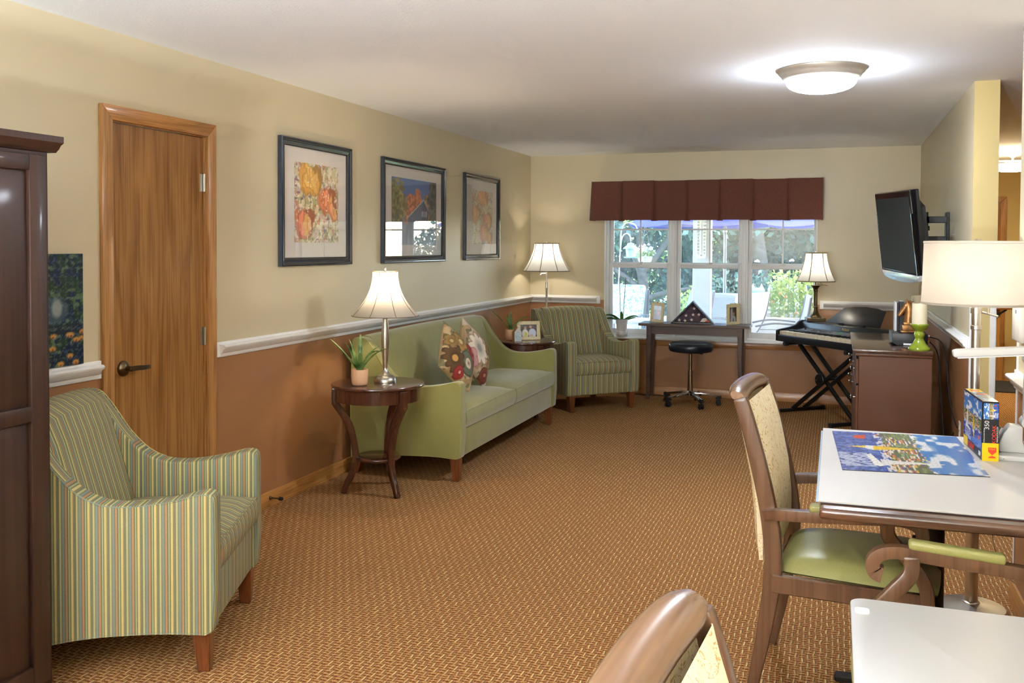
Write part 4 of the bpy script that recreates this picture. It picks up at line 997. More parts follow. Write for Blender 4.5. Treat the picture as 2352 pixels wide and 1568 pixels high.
aloe(t, [(R_(195), R_(52), .27, .026, R_(15)), (R_(170), R_(72), .20, .026, R_(10)), (R_(110), R_(84), .225, .03, R_(4)), (R_(240), R_(66), .2, .028, R_(10)), (R_(300), R_(70), .13, .03, R_(20)), (R_(10), R_(58), .23, .024, R_(58)), (R_(340), R_(62), .25, .022, R_(85)), (R_(60), R_(66), .2, .022, R_(60))], 'aloe_leaf', .085)
t = thing('potted_aloe', 'potted aloe in a terracotta pot on the side table by the corner armchair', 'plant', (-2.705, 7.84, .664), 0, 'small potted plants')
b = MB(); b.lathe([(.034, 0), (.042, .004), (.047, .014), (.049, .04), (.0495, .092), (.048, .096), (.0455, .095), (.045, .086)], 36, close=False); b.lathe([(0, 0), (.034, 0)], 36, close=False); b.build('pot', 'terracotta', t, smooth=50)
b = MB(); b.lathe([(.0455, .084), (0, .088)], 24, close=False); b.build('soil', 'soil_moss', t)
aloe(t, [(R_(190), R_(52), .29, .02, R_(25)), (R_(100), R_(86), .17, .026, R_(2)), (R_(250), R_(76), .16, .028, R_(6)), (R_(20), R_(62), .19, .024, R_(60)), (R_(350), R_(58), .25, .024, R_(75)), (R_(140), R_(60), .17, .02, R_(30))], 'aloe_leaf', .085)
t = thing('potted_orchid', 'bare-stemmed orchid in a grey pot on the window sill', 'plant', (-2.06, 9.445, .578), 0, 'small potted plants')
b = MB(); b.lathe([(.055, 0), (.057, .002), (.057, .055), (.055, .057)], 36); b.build('saucer_pot', 'grey_ceramic', t, smooth=50)
b = MB(); b.lathe([(.05, .057), (.056, .12), (.063, .172), (.063, .176), (.059, .176), (.056, .16)], 36, close=False); b.build('pot', 'grey_ceramic', t, smooth=50)
b = MB(); b.lathe([(.057, .155), (0, .16)], 24, close=False); b.build('bark', 'book_dark', t)
aloe(t, [(R_(195), R_(42), .19, .05, R_(70)), (R_(170), R_(20), .2, .045, R_(50)), (R_(0), R_(38), .19, .045, R_(70)), (R_(15), R_(22), .15, .04, R_(20)), (R_(280), R_(76), .11, .035, R_(10)), (R_(230), R_(30), .12, .04, R_(60))], 'orchid_leaf', .155)
for (dx, lean) in ((-.012, -.012), (.014, .028)):
    b = MB(); p = smoothpath([(dx, -.005, .15), (dx + lean * .3, -.006, .32), (dx + lean * .7, -.01, .48), (dx + lean, -.012, .60)], 5); b.tube(p, .0034, 6)
    for q in (3, 7, 11): b.lathe([(0, -.007), (.006, 0), (0, .007)], 8, c=tuple(p[q]))
    b.build('flower_stem', 'black_plastic', t)

# little wooden house ornament on the far side table
t = thing('house_ornament', 'tiny wooden house ornament with pale blue face beside the terracotta pot', 'ornament', (-2.615, 7.745, .664), math.radians(38))
hp = [(-.034, 0), (.034, 0), (.034, .085), (0, .128), (-.034, .085)]
b = MB(); b.prism(hp, -.026, .026, 'XZ'); b.build('block', 'oak_trim', t, bevel=.0015, seg=1)
b = MB(); b.prism([(x * .94, .003 + z * .965) for x, z in hp], -.028, -.026, 'XZ'); fc = b.build('face_border', 'white_plastic', t)
c = Canvas(24, 36, (196, 216, 222)); c.blend((vnoise(24, 36, 7, 10, 3) > .55) * .6, (142, 170, 184)); c.blend((vnoise(24, 36, 11, 14, 4) > .7) * .6, (226, 234, 236))
printed('painted_face', c, frame_M((-.026, -.0288, .008), (1, 0, 0), (0, 0, 1)), .052, .078, 'printed', fc)

# ================================================================== cabinet with things on it (right wall)
t = thing('media_cabinet', 'low dark brown cabinet with knobs along the right wall', 'cabinet', (0, 0, 0))
KX0, KX1, KY0, KY1, KZ = .128, .59, 6.46, 7.74, .84
b = MB(); b.box(KX0 + .022, KX1 - .004, KY0 + .012, KY1 - .012, 0, KZ - .045); b.build('body', 'cabinet_wood', t, bevel=.002, seg=1)
b = MB(); b.box(KX0 - .016, KX1, KY0 - .002, KY1, KZ - .024, KZ); b.build('top', 'cabinet_top', t, bevel=.003, seg=2)
b = MB(); b.box(KX0, KX1 - .002, KY0 + .006, KY1 - .006, KZ - .045, KZ - .024); b.build('moulding', 'cabinet_wood', t, bevel=.005, seg=2)
for k, (ya, yb, kn) in enumerate(((KY0 + .03, 6.87, 'r'), (6.88, 7.31, 'l'), (7.32, KY1 - .03, 'l'))):
    b = MB(); b.box(KX0 + .004, KX0 + .022, ya, yb, .61, .775); dr = b.build('drawer', 'cabinet_wood', t, bevel=.003, seg=1)
    b = MB(); b.lathe([(.005, 0), (.005, .014), (.013, .02), (.014, .026), (.009, .031), (0, .032)], 16, M=Matrix.Translation((KX0 + .004, (ya + yb) / 2, .69)) @ Matrix.Rotation(-PI / 2, 4, 'Y')); b.build('knob', 'chrome', dr, smooth=50)
    b = MB(); b.box(KX0 + .004, KX0 + .022, ya, yb, .08, .60); d = b.build('door', 'cabinet_wood', t, bevel=.003, seg=1)
    b = MB(); b.lathe([(.005, 0), (.005, .014), (.013, .02), (.014, .026), (.009, .031), (0, .032)], 16, M=Matrix.Translation((KX0 + .004, yb - .04 if kn == 'l' else ya + .04, .52)) @ Matrix.Rotation(-PI / 2, 4, 'Y')); b.build('knob', 'chrome', d, smooth=50)
# DVR box
t = thing('cable_box', 'black cable box on the cabinet under the horse head', 'cable box', (.365, 6.78, KZ))
b = MB(); b.prism([(0, .02), (.035, 0), (.19, 0), (.22, .012), (.22, .082), (.0, .082)], 0, .33, 'XZ'); b.build('case', 'black_plastic', t, bevel=.003, seg=2)
b = MB(); b.box(-.004, 0, .01, .32, .022, .078); b.build('front_panel', 'panel_grey', t, bevel=.002, seg=1)
b = MB(); b.box(.07, .135, -.001, .001, .006, .018); b.build('sticker', 'white_ink', t)
for k, mm in enumerate(('white_ink', 'red_ink', 'yellow_card')):
    b = MB(); b.tube([(.218, .05, .066 - k * .018), (.235, .05, .066 - k * .018)], .006, 10); b.build('plug', mm, t)
# books and horse head bookend
for k, (dx, w, h, mm, lb) in enumerate(((0, .014, .20, 'book_white', 'thin white-spined book leaning left in the row behind the horse head'), (.016, .012, .198, 'book_dark', 'thin dark book next to the white-spined book'), (.030, .03, .205, 'black_card', 'thick black book against the horse head'))):
    t = thing('book', lb, 'book', (.388 + dx, 6.95, KZ + .083), 0, 'books on the cable box')
    b = MB(); b.box(0, w, 0, .14, 0, h); b.build('cover', mm, t, bevel=.0015, seg=1)
    b = MB(); b.box(.0015, w - .0015, .004, .139, h, h + .0008); b.build('pages', 'book_white', t)
t = thing('horse_bookend', 'bronze horse head bookend on the cable box', 'bookend', (.475, 6.90, KZ + .083), math.radians(4))
b = MB(); b.box(-.052, .06, -.045, .045, 0, .012).box(-.044, .052, -.038, .038, .012, .05).box(-.036, .045, -.032, .032, .05, .068); b.build('pedestal', 'horse_bronze', t, bevel=.003, seg=2)
def loft(secs, n=14):
    """secs: (centre, dir_u, ru, dir_v, rv) rings joined into a skin"""
    b = MB(); vs, fs = [], []
    for (c, u, ru, v, rv) in secs:
        c, u, v = Vector(c), Vector(u).normalized(), Vector(v).normalized()
        for k in range(n): a = 2 * PI * k / n; vs.append(c + u * ru * math.cos(a) + v * rv * math.sin(a))
    for i in range(len(secs) - 1):
        for k in range(n): k2 = (k + 1) % n; fs.append((i * n + k, i * n + k2, i * n + n + k2, i * n + n + k))
    fs.append(tuple(reversed(range(n)))); fs.append(tuple(range((len(secs) - 1) * n, len(secs) * n))); b.add(vs, fs); return b
Yd = (0, 1, 0)
b = loft([((.0, 0, .066), (1, 0, 0), .036, Yd, .028), ((.002, 0, .09), (1, 0, -.1), .036, Yd, .026), ((.006, 0, .12), (1, 0, -.15), .036, Yd, .024), ((.006, 0, .15), (1, 0, .1), .036, Yd, .022), ((.0, 0, .175), (1, 0, .5), .033, Yd, .020), ((-.012, 0, .19), (.6, 0, .8), .026, Yd, .018), ((-.02, 0, .195), (.3, 0, 1), .02, Yd, .015)])
nk = b.build('neck', 'horse_bronze', t, smooth=60)
U = (.76, 0, -.65)
b = loft([((.006, 0, .200), U, .010, Yd, .010), ((-.004, 0, .190), U, .021, Yd, .017), ((-.018, 0, .174), U, .0245, Yd, .0185), ((-.031, 0, .156), U, .021, Yd, .016), ((-.044, 0, .138), U, .0165, Yd, .0125), ((-.055, 0, .122), U, .0145, Yd, .012), ((-.063, 0, .111), U, .013, Yd, .0125), ((-.068, 0, .105), U, .007, Yd, .008)])
hd = b.build('head', 'horse_bronze', t, smooth=60)
for s in (-1, 1):
    b = MB(); b.lathe([(.008, 0), (.009, .008), (.005, .022), (0, .032)], 8, M=Matrix.Translation((-.008, s * .011, .197)) @ Matrix.Rotation(-.3, 4, 'Y')); b.build('ear', 'horse_bronze', hd)
    b = MB(); b.lathe([(0, -.004), (.0035, 0), (0, .004)], 8, c=(-.026, s * .0175, .172)); b.build('eye', 'book_dark', hd)
for k in range(8):
    u = k / 7; b = MB(); x = .012 + .035 * u ** .8; z = .205 - .10 * u; b.tube(smoothpath([(x - .012, -.004 + .002 * k, z + .006), (x + .006, -.014, z - .006), (x + .004, -.022, z - .03), (x - .006, -.024, z - .045)], 4), [.006] * 4 + [.007] * 4 + [.005, .004, .003, .002, .002], 6); b.build('mane_lock', 'horse_bronze', nk, smooth=60)
def pillar_candle(name, label, loc, r, h):
    t = thing(name, label, 'candle', loc, 0, 'cream pillar candles'); b = MB(); n = 32
    vs, fs = [], []; prof = [(r * .98, 0), (r, .004), (r, h - .004), (r * .97, h), (r * .86, h - .004), (r * .8, h - .018), (0, h - .02)]
    for (q, z) in prof:
        for k in range(n): a = 2 * PI * k / n; vs.append((q * math.cos(a), q * math.sin(a), z + (.003 * math.sin(3 * a) + .002 * math.sin(5 * a + 1) if z > h - .006 else 0)))
    for i in range(len(prof) - 1):
        for k in range(n): k2 = (k + 1) % n; fs.append((i * n + k, i * n + k2, i * n + n + k2, i * n + n + k))
    fs.append(tuple(reversed(range(n)))); b.add(vs, fs); b.build('wax_body', 'wax', t, smooth=50)
    b = MB(); b.tube([(0, 0, h - .02), (.001, 0, h - .006)], .0012, 6); b.build('wick', 'book_dark', t)
pillar_candle('pillar_candle', 'cream pillar candle standing behind the horse head', (.545, 7.04, KZ + .083), .047, .245)
HX, HY_ = .515, 6.56
t = thing('candle_holder', 'glossy green ceramic candle holder at the cabinet corner', 'candle holder', (HX, HY_, KZ))
b = MB(); b.lathe([(0, 0), (.066, 0), (.068, .006), (.066, .014), (.06, .02), (.048, .032), (.036, .05), (.028, .066), (.026, .076), (.029, .082), (.032, .095), (.031, .108), (.025, .116), (.026, .122), (.036, .132), (.05, .146), (.055, .158), (.057, .164), (.055, .168), (.05, .166), (.0, .162)], 44); b.build('body', 'green_glaze', t, smooth=50)
pillar_candle('pillar_candle', 'cream pillar candle on the green candle holder', (HX, HY_, KZ + .163), .0465, .135)
# cables and outlet by the right wall
t = thing('wall_outlet', 'white outlet plate low on the right wall behind the cabinet', 'outlet', (XR, 6.30, .38)); b = MB(); b.box(-.005, 0, -.035, .035, -.057, .057); b.build('plate', 'white_plastic', t, bevel=.002, seg=1)
for z in (-.02, .02):
    b = MB(); b.box(-.0065, -.004, -.014, .014, z - .012, z + .012); b.build('socket', 'ivory', t)
b = MB(); b.tube(smoothpath([(.60, 6.84, .90), (.66, 6.75, .88), (.68, 6.62, .78), (.69, 6.5, .55), (.71, 6.36, .42), (.715, 6.30, .40)], 8), .004, 6); tag(b.build('power_cord', 'black_plastic'), 'black cord looping from the cable box down to the outlet', 'cord')
b = MB(); b.tube(smoothpath([(.60, 6.83, .87), (.64, 6.72, .80), (.645, 6.6, .6), (.66, 6.5, .3), (.64, 6.46, .1), (.66, 6.55, .05), (.69, 6.42, .2), (.70, 6.34, .36)], 8), .0045, 6); tag(b.build('power_cord', 'black_plastic'), 'black cord hanging low behind the cabinet corner', 'cord')

# ================================================================== digital piano on an X stand
A_ = Vector((.66, -.751, 0)); D_ = Vector((.751, .66, 0)); P0 = Vector((-.512, 8.93, 0)); LEN = 1.24
rzk = math.atan2(A_.y, A_.x)
t = thing('digital_piano', 'black digital piano set diagonally across the far right corner', 'keyboard', tuple(P0), rzk)
# local x along the keys, local y towards the corner; z world
cheek = [(0, .64), (0, .738), (.02, .745), (.15, .764), (.215, .782), (.25, .812), (.28, .824), (.36, .824), (.36, .64)]
b = MB(); b.prism([(0, .64), (0, .698), (.006, .702), (.014, .70), (.145, .70), (.15, .738), (.252, .758), (.262, .808), (.285, .818), (.36, .818), (.36, .64)], .03, LEN - .03, 'YZ'); b.build('body', 'black_plastic', t, bevel=.003, seg=2)
for x in (0, LEN - .03):
    b = MB(); b.prism(cheek, x, x + .03, 'YZ'); b.build('end_cheek', 'black_plastic', t, bevel=.004, seg=2)
nk_ = 52; kw = (LEN - .09) / nk_
for i in range(nk_):
    b = MB(); x = .045 + i * kw; b.box(x + .0006, x + kw - .0006, .010, .143, .700, .734); b.build('white_key', 'ivory', t, bevel=.001, seg=1)
    if i % 7 in (0, 2, 3, 5, 6) and i < nk_ - 1:
        b = MB(); b.box(x + kw - .005, x + kw + .005, .058, .143, .735, .745); b.build('black_key', 'black_plastic', t, bevel=.001, seg=1)
def pz(y): return .738 + (y - .15) * .196
def slab(x0, x1, y0, y1, lo, hi): return MB().add([(x0, y0, pz(y0) + hi), (x1, y0, pz(y0) + hi), (x1, y1, pz(y1) + hi), (x0, y1, pz(y1) + hi), (x0, y0, pz(y0) + lo), (x1, y0, pz(y0) + lo), (x1, y1, pz(y1) + lo), (x0, y1, pz(y1) + lo)], [(0, 1, 2, 3), (7, 6, 5, 4), (0, 4, 5, 1), (1, 5, 6, 2), (2, 6, 7, 3), (3, 7, 4, 0)])
cp = slab(.10, LEN - .12, .160, .246, -.001, .0015).build('control_panel', 'panel_grey', t)
slab(.55, .64, .19, .228, .001, .0035).build('display', 'lcd', cp)
for k in range(14):
    for y in (.186, .212): slab(.25 + k * .019, .261 + k * .019, y, y + .007, .001, .004).build('button', 'white_plastic' if k == 5 and y < .2 else 'black_plastic', cp)
b = MB(); b.lathe([(.009, .742), (.009, .761), (0, .761)], 14, c=(.16, .205, 0)); b.build('volume_knob', 'black_plastic', cp)
text('maker_lettering', 'Roland', .032, 'gold_ink', t, frame_M((.62, .2555, .783), (1, 0, 0), (0, .196, .98)), .0008)
mt = [(-.33, 0), (-.25, .19), (-.14, .215), (0, .225), (.14, .215), (.25, .19), (.33, 0)]
b = MB(); b.prism([(p, z) for p, z in mt], -.004, .004, 'XZ', M=Matrix.Translation((.66, .285, .826)) @ Matrix.Rotation(R_(-48), 4, 'X')); ms = b.build('music_rest', 'black_plastic', t, bevel=.003, seg=2)
for x in (.53, .79): b = MB(); b.box(x - .02, x + .02, .276, .305, .815, .836); b.build('rest_hinge', 'black_plastic', ms)
t = thing('keyboard_stand', 'black double-braced X stand under the digital piano', 'keyboard stand', tuple(P0), rzk)
mid = (.535, .395); zt = .617
FX0, FX1 = .11, .86
for y in (.115, .245):
    b = MB(); b.bar([(FX0, y, .025), (FX1 + .06, y, zt)], .03, .03, side=(0, 1, 0)); b.build('brace', 'black_metal', t, bevel=.003, seg=1)
    b = MB(); yy = y + .036; b.bar([(FX1, yy, .025), (FX0 + .04, yy, zt)], .03, .03, side=(0, 1, 0)); b.build('brace', 'black_metal', t, bevel=.003, seg=1)
b = MB(); b.lathe([(.05, 0), (.055, .005), (.055, .02), (.05, .025)], 24, M=Matrix.Translation((.5, .10, .34)) @ Matrix.Rotation(PI / 2, 4, 'X')); b.tube([(.5, .06, .34), (.5, .31, .34)], .012, 10); b.build('locking_hub', 'black_metal', t)
b = MB(); b.lathe([(.008, 0), (.008, .006), (0, .007)], 12, M=Matrix.Translation((.475, .072, .335)) @ Matrix.Rotation(PI / 2, 4, 'X')); b.build('bolt', 'chrome', t)
for x in (FX0, FX1):
    b = MB(); b.box(x - .016, x + .016, -.10, .46, .004, .032); b.build('foot_bar', 'black_metal', t, bevel=.004, seg=2)
    for y in (-.10, .46): b = MB(); b.box(x - .019, x + .019, y - .015, y + .015, 0, .036); b.build('end_cap', 'rubber_black', t, bevel=.004, seg=1)
for x in (FX0 + .03, FX1 + .06):
    b = MB(); b.tube([(x, .0, zt + .008), (x, .36, zt + .008)], .014, 12); b.build('support_arm', 'black_metal', t)
    b = MB(); b.tube([(x, -.015, zt + .008), (x, .03, zt + .008)], .019, 12); b.build('rubber_sleeve', 'rubber_black', t)

# ================================================================== television on an articulated mount
tvc = Vector((.40, 6.77, 1.592)); tdir = Vector((-.163, .83, 0)).normalized()     # along the screen, towards the far end
nrm = Vector((-tdir.y, tdir.x, 0)) * 1
if nrm.x > 0: nrm = -nrm
t = thing('television', 'flat television tilted down on the right wall', 'television', tuple(tvc))
R3 = Matrix((( -tdir.x, -nrm.x, 0), (-tdir.y, -nrm.y, 0), (0, 0, 1))).to_4x4()       # local x: to the viewer's right, -y: out of the screen
t.rotation_euler = (R3 @ Matrix.Rotation(R_(7), 4, 'X') @ Matrix.Rotation(R_(1.5), 4, 'Y')).to_euler()
tw, th = .86, .52
b = MB(); b.box(-tw / 2, tw / 2, -.03, .03, -th / 2, th / 2 + .02); b.build('casing', 'black_gloss', t, bevel=.008, seg=3)
b = MB(); b.prism([(-tw / 2 + .05, -.2), (tw / 2 - .05, -.2), (tw / 2 - .05, .17), (tw / 2 - .2, .23), (-tw / 2 + .2, .23), (-tw / 2 + .05, .17)], .03, .075, 'XZ'); b.build('rear_shell', 'black_plastic', t, bevel=.012, seg=2)
b = MB(); b.box(-tw / 2 + .03, tw / 2 - .03, -.0315, -.029, -th / 2 + .012, th / 2 - .022); b.build('screen', 'screen', t)
b = MB(); b.prism([(-tw / 2, -th / 2 - .0), (tw / 2, -th / 2), (tw / 2 - .004, -th / 2 - .035)] + [(tw / 2 * .9 * math.cos(a), -th / 2 - .035 - .026 * math.sin(a)) for a in [PI * k / 10 for k in range(1, 10)]] + [(-tw / 2 + .004, -th / 2 - .035)], -.033, .02, 'XZ'); b.build('speaker_bar', 'silver_plastic', t, bevel=.004, seg=2)
b = MB(); b.box(-tw / 2 - .001, -tw / 2 + .006, -.034, -.02, -th / 2, th / 2 * .5).box(tw / 2 - .006, tw / 2 + .001, -.034, -.02, -th / 2, th / 2 * .5); b.build('chrome_edge', 'chrome', t)
b = MB(); b.box(-.10, .10, .075, .105, -.10, .10); b.build('bracket_plate', 'black_metal', t)
t = thing('tv_mount', 'black articulated wall mount behind the television', 'wall mount', (XR, 7.10, 1.60))
b = MB(); b.box(-.022, 0, -.05, .05, -.14, .14); b.build('wall_plate', 'black_metal', t, bevel=.003, seg=1)
for z in (.085, -.05):
    b = MB(); b.box(-.17, -.02, -.10, -.05, z - .02, z + .025); b.box(-.17, -.13, -.10, .02, z - .02, z + .025); b.build('arm', 'black_metal', t, bevel=.003, seg=1)
b = MB(); b.tube([(-.15, -.075, -.12), (-.15, -.075, .14)], .014, 12); b.build('hinge_post', 'black_metal', t)
b = MB(); b.bar([(-.15, -.075, .03), (-.21, -.2, .02), (-.235, -.30, .0)], .03, .05, side=(0, 0, 1)); b.build('fore_arm', 'black_metal', t)

# ================================================================== dining chairs
def dining_chair(label, loc, rz):
    t = thing('dining_chair', label, 'chair', loc, rz, 'wooden dining armchairs')
    for s in (-1, 1):
        x = s * .232
        b = MB(); p = smoothpath([(x, .302, 0), (x, .262, .2), (x, .232, .42), (x, .238, .56), (x, .268, .72), (x, .315, .90), (x, .345, .995)], 5)
        n = len(p); b.bar(p, .034, [.034 + .024 * min(1, i / 10) - .014 * max(0, (i - 14) / (n - 14)) for i in range(n)], side=(1, 0, 0)); b.build('rear_leg', 'chair_wood', t, bevel=.006, seg=2)
        b = MB(); xf = s * .252; p = smoothpath([(xf, -.215, 0), (xf, -.225, .2), (xf, -.235, .38), (xf, -.222, .47), (xf, -.165, .545), (xf * 1.04, -.120, .60), (xf * 1.06, -.118, .650)], 5)
        b.bar(p, .032, [.03 + .012 * min(1, i / 12) for i in range(len(p))], side=(1, 0, 0)); b.build('front_leg', 'chair_wood', t, bevel=.006, seg=2)
        b = MB(); xa = s * .272
        p = smoothpath([(s * .24, .262, .615), (s * .262, .215, .628), (xa, .13, .635), (xa, .0, .645), (xa, -.12, .655), (xa, -.17, .655), (xa, -.203, .642), (xa, -.217, .618), (xa, -.210, .596), (xa, -.192, .590)], 5)
        n = len(p); b.bar(p, .036, [.034] * (n - 16) + [.034 + .0006 * i for i in range(16)], side=(1, 0, 0)); a = b.build('arm', 'chair_wood', t, bevel=.007, seg=3)
        b = MB(); b.bar([(xa, .115, .664), (xa, .0, .672), (xa, -.125, .681)], .042, .026, side=(1, 0, 0)); b.build('arm_pad', 'olive_vinyl', a, bevel=.009, seg=3)
    # seat rails and seat
    b = MB(); b.box(-.232, .232, -.245, -.215, .365, .425); b.build('seat_rail', 'chair_wood_x', t, bevel=.004, seg=1)
    for s in (-1, 1): b = MB(); b.box(s * .245 - .013, s * .245 + .013, -.22, .235, .365, .425); b.build('seat_rail', 'chair_wood', t, bevel=.004, seg=1)
    b = MB(); b.box(-.22, .22, .215, .24, .365, .425); b.build('seat_rail', 'chair_wood_x', t, bevel=.004, seg=1)
    b = MB(); N = 16
    def P(u, v):
        a, c = 2 * u - 1, 2 * v - 1; q = (1 - abs(a) ** 4) * (1 - abs(c) ** 4); w = .252 - .03 * v
        return (a * w * (1 - .03 * abs(c) ** 6), -.262 + .49 * v + .012 * (1 - a * a) * (-1 if v < .5 else 0) * abs(c) ** 3, .43 + .058 * q ** .45)
    b.grid(P, N, N); b.grid(lambda u, v: (P(1 - u, v)[0] * .99, P(1 - u, v)[1], .424), N, N)
    b.build('seat', 'olive_vinyl', t, smooth=60)
    # crest rail: rolled, bowed to the rear
    b = MB(); secs = []
    for i in range(17):
        a = -1 + 2 * i / 16; x = a * .243; y = .352 + .014 * (1 - a * a); z = 1.000 + .006 * (1 - a * a)
        k = 1 - .30 * abs(a) ** 8
        secs.append(((x, y, z), (0, .9, .43), .036 * k, (0, -.43, .9), .022 * k))
    b = loft(secs, 18); b.build('crest_rail', 'chair_wood_x', t, smooth=60)
    # upholstered back, bulging on both faces, following the stiles
    b = MB(); sec = [(.255, .46), (.258, .60), (.270, .72), (.297, .85), (.333, .985)]
    def Q(u, v, s):
        i = min(int(v * 4), 3); f = v * 4 - i; y = sec[i][0] * (1 - f) + sec[i + 1][0] * f; z = sec[i][1] * (1 - f) + sec[i + 1][1] * f; a = 2 * u - 1
        bl = (1 - abs(a) ** 6) * (1 - abs(2 * v - 1) ** 8)
        if s > 0: z = sec[0][1] + (z - sec[0][1]) 
        return (a * .216, y + s * (.014 + .022 * bl), z)
    b.grid(lambda u, v: Q(u, v, -1), 12, 14); b.grid(lambda u, v: Q(1 - u, v, 1), 12, 14)
    for uu in (0, 1): b.add([Q(uu, k / 14, -1) for k in range(15)] + [Q(uu, k / 14, 1) for k in range(15)], [(k, k + 1, 16 + k, 15 + k) for k in range(14)])
    b.build('back_panel', 'cream_damask', t, smooth=50)
    b = MB(); b.grid(lambda u, v: tuple(Vector(Q(u, v, 1)) * 1.0 + Vector(((2 * u - 1) * .012, -.004, 0))), 12, 14); b.grid(lambda u, v: tuple(Vector(Q(1 - u, v, 1)) + Vector(((1 - 2 * u) * .016, .008 + .006 * (1 - abs(2 * v - 1) ** 6), 0))), 12, 14)
    for uu in (0, 1): b.add([tuple(Vector(Q(uu, k / 14, 1)) + Vector(((2 * uu - 1) * .012, -.004, 0))) for k in range(15)] + [tuple(Vector(Q(uu, k / 14, 1)) + Vector(((2 * uu - 1) * .016, .008 + .006 * (1 - abs(k / 7 - 1) ** 6), 0))) for k in range(15)], [(k, k + 1, 16 + k, 15 + k) for k in range(14)])
    b.build('outer_back', 'cream_damask', t, smooth=50)
    return t
dining_chair('wooden dining armchair pushed in at the puzzle table', (.070, 3.395, 0), R_(85))
dining_chair('wooden dining armchair facing left between the two white tables', (.325, 2.515, 0), R_(-90))
dining_chair('wooden dining armchair in the foreground, cut by the bottom edge', (.152, 1.045, 0), R_(86))

# ================================================================== tables with white tops
TZ = .752
def pedestal_table(label, x0, x1, y0, y1, px, py, group):
    t = thing('dining_table', label, 'table', (px, py, 0), 0, group)
    x0 -= px; x1 -= px; y0 -= py; y1 -= py
    b = MB(); b.box(x0, x1, y0, y1, TZ - .034, TZ); b.build('table_top', 'table_edge', t, bevel=.012, seg=4)
    b = MB(); b.lathe([(.042, .02), (.040, .05), (.040, TZ - .05), (.05, TZ - .045)], 28); b.build('pedestal', 'black_metal', t, smooth=40)
    b = MB(); b.box(-.25, .25, -.25, .25, TZ - .046, TZ - .034); b.build('spider_plate', 'black_metal', t)
    for k in range(4): b = MB(); b.bar([(.03, 0, .028), (.30, 0, .016)], [.06, .045], [.03, .02], side=(0, 1, 0), M=Matrix.Rotation(PI / 2 * k, 4, 'Z')); b.build('foot', 'black_metal', t, bevel=.004, seg=1)
    return t
pedestal_table('wood-edged table under the white puzzle board', -.035, .705, 2.805, 4.03, .315, 3.40, 'dining tables')
pedestal_table('table under the white top at the lower right corner', .050, .705, .95, 2.075, .38, 1.5, 'dining tables')
b = MB(); b.box(-.040, .712, 2.858, 4.018, TZ + .004, TZ + .009); tag(b.build('puzzle_board', 'white_board', bevel=.001, seg=1), 'white board under the harbour jigsaw', 'board')
plain('blue_edge', (176, 200, 228), .3, var=.02)
b = MB(); b.box(-.046, .708, 2.87, 3.985, TZ, TZ + .0036); tag(b.build('puzzle_sheet', 'blue_edge', bevel=.001, seg=1), 'pale blue sheet showing beneath the white puzzle board', 'board')
t = thing('table_cover', 'glossy white table cover with rounded corner at the lower right', 'table cover', (.38, 1.5, TZ))
def rrect(x0, x1, y0, y1, r, n=6):
    pts = []
    for cx, cy_, a0 in ((x1 - r, y1 - r, 0), (x0 + r, y1 - r, 90), (x0 + r, y0 + r, 180), (x1 - r, y0 + r, 270)):
        for k in range(n + 1): a = R_(a0 + 90 * k / n); pts.append((cx + r * math.cos(a), cy_ + r * math.sin(a)))
    return pts
b = MB(); b.prism(rrect(-.342, .335, -.56, .588, .028), 0, .009, 'XY'); b.build('sheet', 'white_laminate', t, bevel=.003, seg=2)
b = MB(); b.prism(rrect(-.334, -.306, .495, .53, .008), .009, .0098, 'XY'); b.build('raised_tab', 'white_plastic', t)

